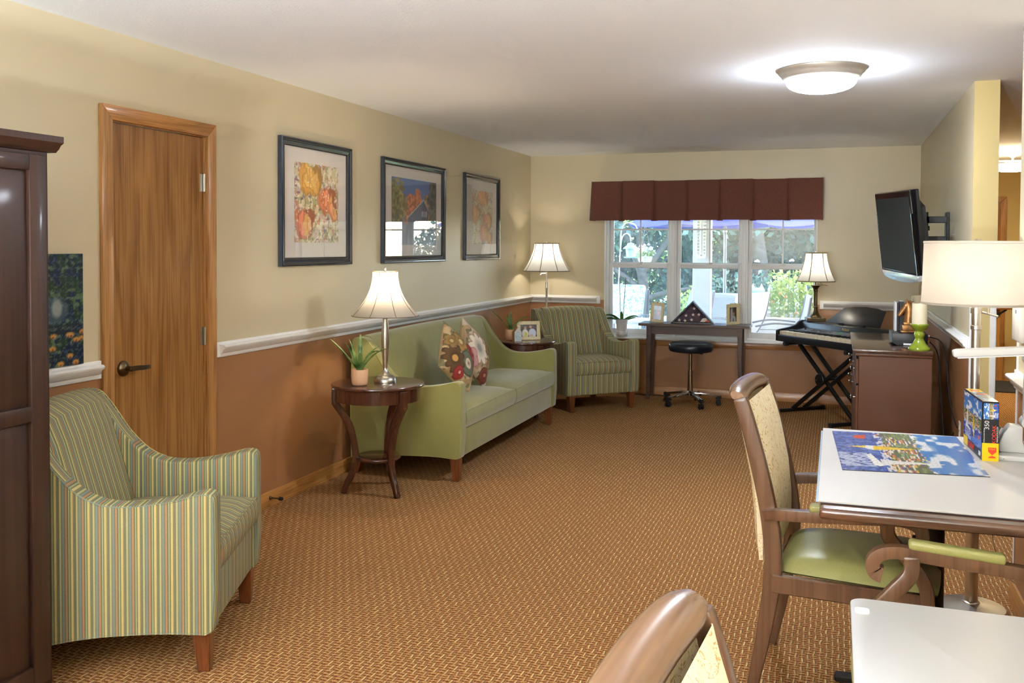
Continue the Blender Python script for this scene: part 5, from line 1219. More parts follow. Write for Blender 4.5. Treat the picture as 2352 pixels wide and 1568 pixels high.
# jigsaw puzzle on the board: short side towards the chair is the sea
def harbour(W, H, jig=True):
    c = Canvas(W, H, (56, 84, 168)); n1, n2, n3 = vnoise(W, H, 40, 60, 71), vnoise(W, H, 16, 12, 72), vnoise(W, H, 60, 40, 73)
    c.blend((n1 > .62) * .6, (120, 150, 214)); c.blend((n1 < .3) * .5, (38, 62, 140))
    sky = c.X > .62; c.blend(sky * 1.0, (70, 130, 200)); c.blend(sky * np.clip((n2 - .5) * 5, 0, 1), (226, 232, 240)); c.blend(sky * np.clip((c.X - .75) * 3, 0, 1) * .5 * (n2 < .62), (40, 96, 184))
    town = (c.X > .36 + (n2 - .5) * .08) & (c.X < .63 + (n3 - .5) * .1)
    c.blend(town * 1.0, (176, 150, 120)); cells = [((96, 112, 70), .14), ((206, 120, 70), .18), ((232, 224, 210), .24), ((110, 84, 70), .16), ((220, 186, 84), .1), ((84, 92, 140), .1)]
    q = np.random.default_rng(74).random((26, 18)); xi = np.clip(((c.X - .34) / .012).astype(int), 0, 25); yi = np.clip((c.Y * 18).astype(int), 0, 17); qq = q[xi, yi]; acc = 0
    for col, p in cells: c.blend(town * ((qq >= acc) & (qq < acc + p)) * .9, col); acc += p
    c.blend(town * (n2 > .6) * .7, (92, 118, 66)); c.blend((np.abs(c.X - .35) < .03) * (n3 > .5) * .8, (236, 232, 226))
    c.ell(.2, .86, .05, .05, (206, 66, 44), .2); c.poly([(.17, .8), (.25, .8), (.26, .92), (.18, .9)], (210, 70, 46))
    c.poly([(.27, .62), (.62, .565), (.27, .5)], (236, 196, 50)); c.poly([(.09, .58), (.27, .62), (.27, .54)], (234, 204, 70)); c.poly([(.22, .54), (.28, .5), (.29, .62), (.23, .62)], (236, 236, 230))
    c.blend(((c.X < .25) & (c.Y < .42) & (c.Y > .1)) * (n1 > .35) * .7, (214, 220, 238))
    c.poly([(.21, .38), (.245, .4), (.31, .14), (.28, .11), (.24, .14)], (240, 240, 238)); c.poly([(.30, .28), (.30, .12), (.36, .17), (.78, .215), (.36, .26)], (232, 230, 228), .95)
    if jig:
        j = (np.abs((c.X * 26 + .18 * np.sin(c.Y * 110)) % 1 - .5) > .45) | (np.abs((c.Y * 17 + .18 * np.sin(c.X * 160)) % 1 - .5) > .455); c.blend(j * .22, (60, 70, 100))
    return c
JM = frame_M((.044, 3.275, TZ + .0125), (1, .012, 0), (-.012, 1, 0))
t = thing('jigsaw_puzzle', 'finished harbour jigsaw with sailing boats lying on the white board', 'puzzle', (0, 0, 0))
# its outline leans with the board: lower-left, lower-right, upper-right, upper-left corners
cs = [(.030, 3.275), (.478, 3.335), (.452, 4.0), (-.004, 3.955)]
W, H = 170, 120; cv = harbour(W, H); b = MB()
def J(u, v):
    x = (cs[0][0] * (1 - u) + cs[1][0] * u) * (1 - v) + (cs[3][0] * (1 - u) + cs[2][0] * u) * v; y = (cs[0][1] * (1 - u) + cs[1][1] * u) * (1 - v) + (cs[3][1] * (1 - u) + cs[2][1] * u) * v
    return (x, y, TZ + .0113)
b.grid(J, W - 1, H - 1); b.col = cv.linear(); b.build('printed_face', 'printed_gloss', t, smooth=0, fix=False)
b = MB(); b.prism([(x, y) for x, y in cs], TZ + .009, TZ + .0110, 'XY'); b.build('card_layer', 'book_dark', t)

# puzzle box
BX = Vector((.487, 3.588, TZ + .009)); bu = Vector((.0, .345, 0)); 
t = thing('puzzle_box', 'upright black and yellow jigsaw box with harbour picture on its sides', 'box', tuple(BX), math.radians(4))
bw, bd_, bh = .052, .31, .205           # width, depth, height
b = MB(); b.box(0, bw, 0, bd_, 0, bh); b.build('carton', 'black_card', t, bevel=.0012, seg=1)
b = MB(); b.box(-.0004, bw + .0004, -.0006, .0, 0, .062); b.build('yellow_band', 'yellow_card', t)
b = MB(); b.prism([(.019, .047), (.045, .047), (.045, .033), (.041, .029), (.032, .021), (.023, .029), (.019, .033)], -.0014, -.0006, 'XZ'); b.prism([(.019, .011), (.045, .011), (.0405, .016), (.038, .0165), (.032, .0185), (.026, .0165), (.0235, .016)], -.0014, -.0006, 'XZ'); lg = b.build('emblem', 'red_ink', t, label='red emblem on the yellow band')
text('emblem_lettering', 'KODAK', .0055, 'yellow_card', lg, frame_M((.032, -.0016, .0415), (1, 0, 0), (0, 0, 1)), .0003)
text('maker_lettering', 'KODAK', .018, 'red_ink', t, frame_M((.0375, -.0008, .093), (0, 0, 1), (-1, 0, 0)), .0004, sx=1.0)
text('small_lettering', 'PREMIUM PUZZLES', .0062, 'white_ink', t, frame_M((.0475, -.0008, .093), (0, 0, 1), (-1, 0, 0)), .0004, sx=1.05)
text('piece_count', '350', .021, 'white_ink', t, frame_M((.0145, -.0008, .124), (0, 0, 1), (-1, 0, 0)), .0004)
text('small_lettering', 'INTERLOCKING PIECES', .0048, 'white_ink', t, frame_M((.006, -.0008, .088), (0, 0, 1), (-1, 0, 0)), .0003)
hb = harbour(70, 50, False)
printed('edge_picture', hb, frame_M((.05, -.0008, .145), (-1, 0, 0), (0, 0, 1)), .047, .055, 'printed_gloss', t)
hb2 = harbour(110, 90, False)
class _R: pass
def rot90(c):   # turn the picture so that its sky is up
    r = Canvas(c.h, c.w, (0, 0, 0)); r.a = np.transpose(c.a, (1, 0, 2)); return r
printed('front_picture', rot90(hb2), frame_M((-.0008, bd_ - .004, .035), (0, -1, 0), (0, 0, 1)), bd_ - .012, bh - .04, 'printed_gloss', t)
b = MB(); b.box(-.0008, 0, bd_ - .075, bd_ - .004, .004, .04); b.build('yellow_corner', 'yellow_card', t)
text('front_lettering', 'KODAK', .028, 'red_ink', t, frame_M((-.0010, bd_ - .14, .018), (0, -1, 0), (0, 0, 1)), .0004)
text('front_count', '350', .022, 'white_ink', t, frame_M((-.0010, .035, .018), (0, -1, 0), (0, 0, 1)), .0004)
c = Canvas(24, 90, (120, 120, 120)); n = vnoise(24, 90, 6, 22, 91); c.blend((n > .5) * .8, (90, 140, 190)); c.blend((n < .3) * .8, (70, 60, 50)); c.blend((c.Y > .72) * 1.0, (236, 196, 20)); c.blend(((c.Y > .5) & (c.Y < .62) & (c.X > .3)) * .9, (190, 56, 40)); c.blend(((c.Y > .78) & (c.Y < .92) & (np.abs(c.X - .5) < .3)) * .9, (214, 80, 30))
printed('top_picture', c, frame_M((.002, .002, bh + .0008), (1, 0, 0), (0, 1, 0)), bw - .004, bd_ - .004, 'printed_gloss', t)

# folding white desk lamp
t = thing('desk_lamp', 'white folding desk lamp with long flat head at the right edge', 'lamp', (.615, 3.70, TZ + .009))
b = MB(); b.prism(rrect(-.085, .07, -.09, .11, .02), 0, .018, 'XY'); b.build('base', 'white_plastic', t, bevel=.004, seg=2)
arc = smoothpath([(-.052, 0, .018), (-.052, 0, .05), (-.04, 0, .085), (-.02, 0, .115), (.004, 0, .125)], 5)
b = MB(); b.prism([(-.062, .018), (-.064, .045), (-.05, .085), (-.03, .115), (.012, .112), (.012, .06), (.03, .018)], -.03, .03, 'XZ'); b.build('cradle', 'white_plastic', t, bevel=.006, seg=2)
b = MB(); b.tube([(-.072, -.0, .06), (-.05, -.0, .10)], .014, 12); b.build('dial', 'silver_plastic', t)
b = MB(); b.tube([(.026, -.03, .125), (.026, .03, .125)], .02, 16).bar([(.026, 0, .11), (.03, 0, .345)], .03, .024, side=(0, 1, 0)).tube([(.03, -.026, .345), (.03, .026, .345)], .018, 16); b.build('upright', 'white_plastic', t, smooth=40)
b = MB(); b.bar([(-.215, -.01, .357), (-.2, -.01, .359), (.0, 0, .375), (.06, 0, .38)], .05, [.022, .028, .028, .028], side=(0, 1, 0)); hd = b.build('lamp_head', 'white_plastic', t, bevel=.006, seg=3)
b = MB(); b.bar([(-.2, -.01, .3435), (.0, 0, .3595), (.05, 0, .3635)], .04, .004, side=(0, 1, 0)); b.build('diffuser', 'white_ink', hd)
b = MB(); b.tube(smoothpath([(.56, 3.60, TZ + .016), (.54, 3.72, TZ + .02), (.545, 3.80, TZ + .05), (.56, 3.86, TZ + .02), (.60, 3.9, TZ + .015), (.58, 3.97, TZ + .02)], 8), .0022, 6); tag(b.build('lamp_cord', 'clear_cord'), 'coiled clear cord behind the jigsaw box', 'cord')
b = MB(); b.tube(smoothpath([(.62, 4.04, TZ), (.63, 4.06, .70), (.62, 4.08, .55), (.60, 4.10, .35), (.66, 4.14, .2), (.70, 4.2, .15)], 8), .0024, 6); tag(b.build('lamp_cord', 'clear_cord'), 'thin clear cord hanging down behind the puzzle table', 'cord')
# call box with red button on the near wall stub
t = thing('call_box', 'white wall call box with a red button at the right edge', 'call box', (XR, 4.30, 1.20))
b = MB(); b.box(-.035, 0, -.10, .075, -.085, .08); b.build('housing', 'white_plastic', t, bevel=.008, seg=3)
b = MB(); b.lathe([(.011, 0), (.011, .008), (.009, .012), (0, .013)], 16, M=Matrix.Translation((-.012, .075, -.045)) @ Matrix.Rotation(-PI / 2, 4, 'X')); b.build('button', 'red_button', t)
b = MB(); b.box(-.0358, -.034, -.03, .0, .03, .045); b.build('label_plate', 'panel_grey', t)

# ================================================================== hallway behind the opening
r = sroot('door_2', 'oak door and casing at the end of the hallway', 'door', (0, 12.5, 0))
b = MB(); b.box(1.0, 1.845, -.012, .0, 0, 2.03); b.build('door_slab', 'oak_door', r)
for pts in ([(1.845, 0), (1.915, 0), (1.915, 2.11), (1.845, 2.04)], [(1.0, 2.04), (1.845, 2.04), (1.915, 2.11), (.93, 2.11)], [(.93, 0), (1.0, 0), (1.0, 2.04), (.93, 2.11)]):
    b = MB(); b.prism(pts, -.022, 0, 'XZ'); b.build('casing', 'oak_trim', r, bevel=.003, seg=1)
t = thing('hall_rail', 'short oak handrail on a dark bracket in the hallway', 'handrail', (1.80, 12.2, .98))
t.location = (1.74, 11.9, 0)
b = MB(); b.box(-.16, .16, -.04, .04, .80, .85); b.build('rail', 'oak_trim_x', t, bevel=.01, seg=2)
b = MB(); b.bar([(.1, 0, .80), (.02, .0, .745), (-.08, .0, .70)], .02, .02, side=(0, 1, 0)); b.build('bracket', 'black_metal', t)
b = MB(); b.box(-.10, .04, .02, .05, .30, .80); b.build('post', 'oak_trim', t)
b = MB(); b.box(-.13, .07, -.03, .10, 0, .30); b.build('plinth', 'oak_trim', t)
t = thing('door_mat', 'black mat on the hallway carpet', 'mat', (1.77, 11.3, 0)); b = MB(); b.box(-.5, .5, -.42, .42, 0, .012); b.build('pad', 'mat_black', t, bevel=.004, seg=1)
b = MB(); b.box(-.5, .5, -.46, -.42, 0, .008); b.build('border', 'rubber_black', t); b = MB(); b.box(-.5, .5, .42, .46, 0, .008); b.build('border', 'rubber_black', t)

# ================================================================== outdoors behind the window
def grass():
    g = new('lawn'); v = g.coords(); g.done(g.pbr(g.ramp(g.noise(v, 3.0, 5.0), [(.3, lin((88, 116, 52))), (.7, lin((140, 160, 84)))]), .9))
grass()
plain('patio_concrete', (172, 170, 168), .8, var=.05, sc=4); plain('porch_white', (208, 213, 219), .5, var=.01); shade_mat('umbrella_blue', (96, 102, 214), .5, True)
leaf('leaf_dark', (36, 66, 66), (76, 108, 96), 1.2, .4); leaf('leaf_mid', (60, 92, 86), (104, 134, 118), 1.2, .4); leaf('leaf_light', (120, 160, 80), (186, 206, 120), 2.0, .5); leaf('leaf_tomato', (150, 176, 96), (214, 222, 150), 4.0, .5)
plain('bark_m', (70, 68, 64), .9, var=.2, sc=12); plain('aqua_cloth', (126, 196, 204), .8, var=.05); plain('sling_mesh', (186, 186, 184), .7, var=.02); plain('bronze_frame', (120, 110, 112), .4, var=.04); plain('teal_plastic', (150, 220, 206), .35); plain('planter_board', (214, 208, 198), .8, var=.05, sc=6); plain('tomato_red', (200, 140, 90), .4); plain('pole_grey', (128, 136, 152), .35, .3)
glass_mat('feeder_clear', haze=.3)
g = new('cushion_print'); v = g.coords(); n = g.noise(v, 22.0, 3.0, .6, 1.5); g.done(g.pbr(g.ramp(n, [(.42, lin((104, 158, 168))), (.5, lin((236, 238, 230))), (.6, lin((206, 214, 176)))]), .85))
b = MB(); b.box(-40, 40, 9.63, 70, -.25, -.12); struct(b.build('ground_lawn', 'lawn', smooth=0), 'green lawn beyond the patio', 'lawn')
b = MB(); b.box(-6, 4, 9.62, 13.2, -.12, -.05); struct(b.build('patio_floor', 'patio_concrete', smooth=0), 'pale patio outside the window', 'patio')
b = MB(); b.box(-5, 4, 9.62, 11.9, 2.55, 2.65); struct(b.build('porch_roof', 'porch_white', smooth=0), 'white porch ceiling outside the window', 'roof')

t = thing('porch_post', 'square white porch post outside the middle window', 'post', (-1.522, 11.5, -.05)); b = MB(); b.box(-.103, .103, -.1, .1, 0, 2.6); b.build('shaft', 'porch_white', t, bevel=.004, seg=1)
b = MB(); b.box(-.13, .13, -.127, .127, 0, .15); b.build('base_trim', 'porch_white', t, bevel=.004, seg=1)
t = thing('thermometer', 'cream outdoor thermometer with Celsius and Fahrenheit scales on the porch post', 'thermometer', (-1.522, 11.385, 1.60))
plain('thermo_cream', (236, 232, 220), .4, var=.01)
b = MB(); b.prism(rrect(-.058, .058, -.245, .255, .03), -.004, .008, 'XY', M=Matrix.Rotation(PI / 2, 4, 'X')); b.build('plate', 'thermo_cream', t)
b = MB(); b.tube([(0, -.010, -.18), (0, -.010, .20)], .0035, 8); b.build('tube', 'white_plastic', t); b = MB(); b.lathe([(0, -.008), (.009, 0), (0, .008)], 10, c=(0, -.011, -.205)); b.build('bulb', 'panel_grey', t)
for k in range(20): b = MB(); z = .20 - k * .0193; b.box(-.012, .012, -.0092, -.008, z - .0007, z + .0007); b.build('scale_mark', 'dark_ink', t)
for side, vals, ltr in ((-1, ['50', '40', '30', '20', '10', '0', '10', '20', '30', '40'], 'C'), (1, ['120', '100', '80', '60', '40', '20', '0', '20', '40'], 'F')):
    n = len(vals)
    for k, s in enumerate(vals): text('scale_number', s, .034, 'dark_ink', t, frame_M((side * .036, -.0095, .19 - k * (.335 / (n - 1))), (1, 0, 0), (0, 0, 1)), .0006, sx=.8)
    text('scale_letter', '°' + ltr, .034, 'dark_ink', t, frame_M((side * .036, -.0095, -.185), (1, 0, 0), (0, 0, 1)), .0006, sx=.8)

t = thing('patio_umbrella', 'open blue patio umbrella on a grey pole', 'umbrella', (-1.53, 14.0, -.12))
b = MB(); b.lathe([(.21, 0), (.21, .05), (.05, .08), (.03, .1), (.03, .25)], 24); b.build('base', 'pole_grey', t, smooth=40)
b = MB(); b.tube([(0, 0, .1), (0, 0, 2.75)], .024, 12); b.build('pole', 'pole_grey', t); b = MB(); b.tube([(0, 0, 1.83), (0, 0, 1.87)], .034, 12); b.build('collar', 'white_plastic', t)
for k in range(8):
    a0, a1 = 2 * PI * k / 8 + .39, 2 * PI * (k + 1) / 8 + .39; Rr = 1.42
    def P(u, v, a0=a0, a1=a1):
        sag = -.05 * math.sin(PI * u) * v; x = Rr * v * (math.cos(a0) * (1 - u) + math.cos(a1) * u); y = Rr * v * (math.sin(a0) * (1 - u) + math.sin(a1) * u); return (x, y, 2.72 - .78 * v ** 1.15 + sag)
    b = MB(); b.grid(P, 6, 8); b.grid(lambda u, v: tuple(Vector(P(1 - u, v)) - Vector((0, 0, .006))), 6, 8); b.build('canopy_panel', 'umbrella_blue', t, smooth=60, fix=False)
    b = MB(); b.tube([(0, 0, 2.70), (Rr * .98 * math.cos(a0), Rr * .98 * math.sin(a0), 1.945)], .006, 6); b.build('rib', 'pole_grey', t)
    b = MB(); b.tube([(0, 0, 2.15), (Rr * .5 * math.cos(a0), Rr * .5 * math.sin(a0), 2.33)], .006, 6); b.build('strut', 'pole_grey', t)

t = thing('bird_feeder_hook', 'tall white shepherd hook with a lantern bird feeder', 'bird feeder', (-2.80, 12.5, -.05))
b = MB(); b.tube(smoothpath([(0, 0, 0), (.02, 0, .8), (.045, 0, 1.45), (.07, 0, 1.66), (.125, 0, 1.72), (.175, 0, 1.69), (.19, 0, 1.62)], 6), .008, 8); b.tube(smoothpath([(.05, 0, 1.5), (.06, 0, 1.75), (.12, 0, 1.86), (.24, 0, 1.84), (.29, 0, 1.74)], 6), .008, 8); b.build('hook_pole', 'white_plastic', t)
b = MB(); b.lathe([(.108, 1.515), (.10, 1.525), (.05, 1.565), (.045, 1.585), (.0, 1.60)], 20, c=(.19, 0, 0)); b.build('roof', 'teal_plastic', t); b = MB(); b.lathe([(.062, 1.405), (.072, 1.515)], 8, c=(.19, 0, 0)); b.build('seed_tank', 'feeder_clear', t)
b = MB(); b.lathe([(0, 1.39), (.085, 1.392), (.1, 1.405), (.095, 1.407), (0, 1.405)], 20, c=(.19, 0, 0)); b.build('tray', 'teal_plastic', t); b = MB(); b.tube([(.19, 0, 1.59), (.19, 0, 1.66)], .002, 5); b.build('hanger', 'white_plastic', t)

LEAF_V = [(0, 0, 0), (.5, .28, .06), (1, 0, 0), (.5, -.28, .06)]
def leaf_cloud(name, blobs, n, size, mat, parent, seed, jit=.35):
    r = np.random.default_rng(seed); vols = np.array([b[1][0] * b[1][1] * b[1][2] for b in blobs]) ** .67; cnt = (vols / vols.sum() * n).astype(int)
    V, F = [], []
    for (c, rad), m in zip(blobs, cnt):
        d = r.normal(size=(m, 3)); d /= np.linalg.norm(d, axis=1)[:, None]; q = r.random(m) ** .35
        clump = 1 + .18 * np.sin(d[:, 0] * 7 + c[0] * 3) * np.sin(d[:, 1] * 6 + c[1]) + .15 * np.sin(d[:, 2] * 9 + c[2] * 5)
        p = np.array(c) + d * np.array(rad) * (q * clump)[:, None]
        a = r.random(m) * 2 * PI; e = r.normal(0, .7, m); s = size * (.6 + .8 * r.random(m))
        ux = np.stack([np.cos(a) * np.cos(e), np.sin(a) * np.cos(e), np.sin(e)], 1); w = r.normal(size=(m, 3)); vx_ = np.cross(ux, w); vx_ /= np.linalg.norm(vx_, axis=1)[:, None] + 1e-9; wz = np.cross(ux, vx_)
        quad = np.stack([p + s[:, None] * (ux * k[0] + vx_ * k[1] + wz * k[2]) for k in LEAF_V], 1)
        o = len(V) * 4; V.append(quad)
    Q = np.concatenate(V).reshape(-1, 3); nf = len(Q) // 4
    me = bpy.data.meshes.new(name); me.vertices.add(len(Q)); me.vertices.foreach_set('co', Q.ravel().astype(np.float32)); me.loops.add(nf * 4); me.loops.foreach_set('vertex_index', np.arange(nf * 4, dtype=np.int32))
    me.polygons.add(nf); me.polygons.foreach_set('loop_start', np.arange(0, nf * 4, 4, dtype=np.int32)); me.polygons.foreach_set('loop_total', np.full(nf, 4, np.int32)); me.update(calc_edges=True); me.validate()
    me.materials.append(MATS[mat]); o = bpy.data.objects.new(name, me); COL.objects.link(o)
    if parent is not None: o.parent = parent
    o['kind'] = 'stuff'; return o
def tree(label, x, y, h, blobs, n, size, mat, seed, tr=.16, limbs=()):
    t = thing('tree', label, 'tree', (x, y, -.15), 0, 'trees beyond the patio')
    b = MB(); b.tube(smoothpath([(0, 0, 0), (.05, 0, h * .3), (-.04, .03, h * .6), (.02, 0, h)], 5), [tr * (1 - .04 * i) for i in range(16)], 10); tk = b.build('trunk', 'bark_m', t, smooth=60)
    for (p0, p1, p2, r0) in limbs: b = MB(); b.tube(smoothpath([p0, p1, p2], 6), [r0 * (1 - .05 * i) for i in range(13)], 8); b.build('limb', 'bark_m', tk, smooth=60)
    leaf_cloud('crown', blobs, n, size, mat, t, seed); return t
tree('grey-limbed tree behind the left window', -3.25, 16.5, 2.6, [((-.4, .3, 2.6), (1.5, 1.2, 1.0)), ((.9, .4, 2.5), (1.2, 1.1, .9)), ((0, .6, 3.8), (2.2, 1.6, 1.3)), ((-1.5, .5, 2.0), (.9, .9, .9))], 6500, .15, 'leaf_mid', 1, .12,
     [((0, 0, .9), (-.35, 0, 1.15), (-.95, .05, 1.55), .055), ((.05, 0, .7), (.5, -.1, .85), (1.1, -.1, .95), .065), ((0, 0, 1.2), (.4, .1, 1.7), (.6, .1, 2.3), .07), ((0, 0, 1.1), (-.2, -.1, 1.7), (-.5, 0, 2.2), .06)])
tree('dense dark tree behind the umbrella', -1.9, 19.0, 3.2, [((0, 0, 1.6), (2.0, 1.2, 1.6)), ((.6, 0, 3.4), (2.2, 1.4, 1.6)), ((-1.4, .2, 3.0), (1.4, 1.2, 1.4))], 8500, .16, 'leaf_dark', 2, .2)
tree('thick-trunked tree behind the right window', -1.35, 17.6, 3.4, [((.3, .6, 2.9), (1.4, 1.0, 1.0)), ((1.5, .8, 2.2), (1.2, 1.0, 1.5))], 4500, .15, 'leaf_dark', 3, .24)
tree('pale green tree at the right of the view', .9, 20.0, 3.2, [((0, 0, 1.7), (2.2, 1.3, 1.9)), ((-.8, 0, 3.4), (2.2, 1.3, 1.4))], 7500, .16, 'leaf_mid', 4, .2)
tree('dense tree at the left of the view', -6.2, 20.5, 3.2, [((0, 0, 1.6), (2.4, 1.3, 1.8)), ((.6, 0, 3.6), (2.6, 1.4, 1.6))], 7500, .17, 'leaf_dark', 5, .2)
tree('light tree far behind the lawn', -3.6, 25.0, 4.0, [((0, 0, 2.2), (3.2, 1.5, 2.2)), ((.5, 0, 4.6), (3.0, 1.5, 1.8))], 7000, .22, 'leaf_light', 6, .2)
tree('far tree behind the tomato bed', -.3, 26.0, 4.0, [((0, 0, 2.2), (3.2, 1.5, 2.3)), ((.5, 0, 4.6), (3.0, 1.5, 1.8))], 7000, .22, 'leaf_mid', 7, .2)
def shrub(name, label, x, y, z, blobs, n, size, mat, seed):
    t = thing(name, label, 'shrub', (x, y, z)); leaf_cloud('foliage', blobs, n, size, mat, t, seed)
    b = MB(); h_ = max(c[2] for c, _ in blobs)
    for k in range(3): b.tube([(.02 * k, 0, 0), ((k - 1) * .08, .03, h_ * .9)], .008, 6)
    b.build('stems', 'bark_m', t)['kind'] = 'stuff'; return t
shrub('low_shrub', 'pale flowering shrub left of the porch post', -1.95, 13.6, -.1, [((0, 0, .55), (.28, .3, .5))], 900, .07, 'leaf_tomato', 11)
shrub('low_shrub', 'round shrub behind the white patio table', -1.2, 15.6, -.1, [((0, 0, .6), (.7, .5, .7))], 1600, .09, 'leaf_mid', 12)

for k, (x, y, lb, mm) in enumerate(((-5.2, 17.9, 'tall leafy shrub at the far left beyond the lawn', 'leaf_mid'), (-3.9, 18.2, 'dark leafy shrub behind the grey-limbed tree', 'leaf_dark'), (-2.6, 17.9, 'leafy shrub behind the porch post', 'leaf_mid'), (-1.2, 18.3, 'dark shrub behind the umbrella pole', 'leaf_dark'), (.2, 17.6, 'leafy shrub behind the picket fence', 'leaf_mid'), (1.5, 17.8, 'leafy shrub at the far right beyond the fence', 'leaf_dark'))):
    shrub('leafy_shrub', lb, x, y, -.12, [((0, 0, .75), (.85, .6, .85)), ((.2, 0, 1.5), (.6, .5, .5))], 2200, .11, mm, 80 + k)
# hanging flower basket
t = thing('flower_basket', 'white flower basket hanging beside the bird feeder', 'flower basket', (-2.475, 12.8, 0)); b = MB(); b.lathe([(.05, 1.25), (.09, 1.30), (.105, 1.36), (.10, 1.365), (0, 1.355)], 20); b.build('basket', 'white_plastic', t)
for k in range(3): a = 2 * PI * k / 3; b = MB(); b.tube([(.1 * math.cos(a), .1 * math.sin(a), 1.36), (0, 0, 1.80)], .002, 5); b.build('wire', 'pole_grey', t)
leaf_cloud('blooms', [((0, 0, 1.42), (.13, .12, .09))], 260, .045, 'star_white', t, 21); leaf_cloud('greens', [((0, 0, 1.39), (.14, .13, .06))], 160, .05, 'leaf_light', t, 22)
# patio furniture
def cushion(b, M, w, d, h): b.box(-w / 2, w / 2, -d / 2, d / 2, 0, h, M)
def patio_chair(label, loc, rz, cloth, pillow=True):
    t = thing('patio_chair', label, 'patio chair', loc, rz, 'patio chairs outside')
    for s in (-1, 1):
        b = MB(); b.tube(smoothpath([(s * .27, -.3, 0), (s * .27, -.28, .3), (s * .27, -.05, .38), (s * .27, .2, .40), (s * .27, .36, .65), (s * .27, .42, .95)], 6), .016, 8); b.build('side_frame', 'bronze_frame', t, smooth=60)
        b = MB(); b.tube(smoothpath([(s * .28, .3, 0), (s * .28, .24, .3), (s * .28, .2, .42)], 5), .016, 8); b.build('rear_leg', 'bronze_frame', t)
        b = MB(); b.bar(smoothpath([(s * .29, .3, .62), (s * .30, .0, .64), (s * .30, -.22, .60)], 5), .045, .02, side=(1, 0, 0)); b.build('arm', 'bronze_frame', t, bevel=.004, seg=1)
    sl = smoothpath([(0, -.27, .33), (0, -.05, .38), (0, .2, .40), (0, .36, .65), (0, .43, .97)], 6)
    b = MB(); b.bar(sl, .52, .012, side=(1, 0, 0)); b.build('sling', 'sling_mesh', t, smooth=60)
    if pillow:
        b = MB(); cushion(b, Matrix.Translation((0, -.05, .41)), .5, .48, .09); b.build('seat_cushion', cloth, t, bevel=.03, seg=3)
        b = MB(); b.bar([(0, .17, .50), (0, .25, .72), (0, .35, 1.02)], .5, .09, side=(1, 0, 0)); b.build('back_cushion', cloth, t, bevel=.03, seg=3)
    return t
patio_chair('patio chair with aqua cushion behind the left photo frame', (-2.02, 12.75, -.05), R_(-62), 'aqua_cloth')
patio_chair('patio chair with print cushion at the left of the patio', (-2.72, 12.35, -.05), R_(-6), 'cushion_print')
patio_chair('patio chair with aqua cushions behind the flag case', (-1.30, 12.45, -.05), R_(-115), 'aqua_cloth')
patio_chair('reclining sling patio chair without cushions behind the piano lamp', (-.72, 11.85, -.05), R_(-82), 'aqua_cloth', False)
t = thing('patio_table', 'pale slatted patio table outside the left window', 'patio table', (-2.28, 11.3, -.05))
for k in range(9): b = MB(); b.box(-.42, .42, -.36 + k * .082, -.29 + k * .082, .63, .655); b.build('slat', 'sling_mesh', t)
for sx in (-1, 1):
    for sy in (-1, 1): b = MB(); b.box(sx * .36 - .02, sx * .36 + .02, sy * .3 - .02, sy * .3 + .02, 0, .63); b.build('leg', 'bronze_frame', t)
t = thing('patio_table', 'square white patio table at the foot of the umbrella', 'patio table', (-1.44, 13.25, -.05)); b = MB(); b.box(-.17, .17, -.2, .2, .85, .90); b.build('table_top', 'porch_white', t, bevel=.006, seg=1)
b = MB(); b.box(-.155, .155, -.18, .18, 0, .85); b.build('skirt', 'porch_white', t)
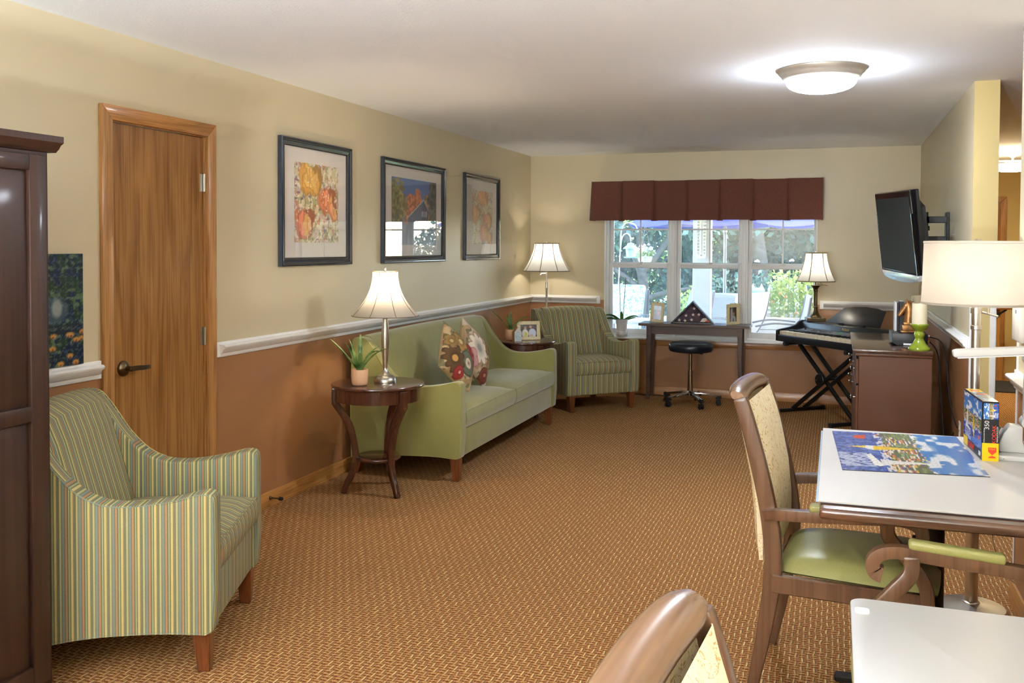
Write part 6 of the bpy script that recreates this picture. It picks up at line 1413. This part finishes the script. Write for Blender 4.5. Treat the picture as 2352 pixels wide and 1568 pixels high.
# raised bed with tomatoes, cages, picket fence
t = thing('raised_bed', 'raised garden bed of pale boards', 'garden bed', (-.35, 13.4, -.12))
for k in range(4): b = MB(); b.box(-.85, 1.4, -.35, -.31, k * .17, k * .17 + .162); b.build('board', 'planter_board', t)
b = MB(); b.box(-.85, -.81, -.31, .5, 0, .68).box(1.36, 1.4, -.31, .5, 0, .68).box(-.85, 1.4, .46, .5, 0, .68); b.build('side_boards', 'planter_board', t); b = MB(); b.box(-.81, 1.36, -.31, .46, 0, .60); b.build('soil', 'book_dark', t)
for k, (x, h_, lb) in enumerate(((-.72, .95, 'tall leafy tomato plant at the left of the raised bed'), (-.42, 1.02, 'leafy tomato plant in the middle of the raised bed'), (-.12, .92, 'leafy tomato plant at the right of the raised bed'), (.25, .8, 'leafy tomato plant at the far right of the raised bed'))):
    t = thing('tomato_plant', lb, 'tomato plant', (x, 13.4, .48), 0, 'tomato plants')
    leaf_cloud('foliage', [((0, 0, .25), (.2, .2, .26)), ((.03, 0, h_ * .55), (.15, .15, .2))], 420, .075, 'leaf_tomato', t, 31 + k)
    b = MB(); b.tube([(0, 0, 0), (.02, 0, h_ * .7)], .008, 6); b.build('stem', 'leaf_light', t)
    r_ = np.random.default_rng(50 + k)
    for q in range(3): b = MB(); b.lathe([(0, -.022), (.019, -.011), (.022, 0), (.018, .015), (0, .018)], 12, c=(r_.uniform(-.15, .15), -.17, r_.uniform(.05, .4))); b.build('tomato', 'tomato_red', t, smooth=60)
    b = MB()
    for z in (.15, .4, .65): b.tube([(.17 * math.cos(2 * PI * j / 16), .17 * math.sin(2 * PI * j / 16), z) for j in range(16)], .004, 5, closed=True)
    for j in range(4): a = PI / 4 + PI / 2 * j; b.tube([(.15 * math.cos(a), .15 * math.sin(a), 0), (.18 * math.cos(a), .18 * math.sin(a), .7)], .004, 5)
    b.build('cage', 'leaf_light', t)
t = thing('picket_fence', 'white picket fence behind the tomato bed', 'fence', (-.3, 14.6, -.15))
pk = None
for k in range(22):
    if pk is None:
        b = MB(); b.prism([(-.035, 0), (.035, 0), (.035, 1.02), (0, 1.1), (-.035, 1.02)], -.01, .01, 'XZ'); pk = b.build('picket', 'porch_white', t); o = pk
    else: o = pk.copy(); COL.objects.link(o); o.parent = t
    o.location = (-1.0 + k * .125, 0, 0)
for z in (.3, .8): b = MB(); b.box(-1.1, 1.8, .01, .04, z, z + .07); b.build('fence_rail', 'porch_white', t)
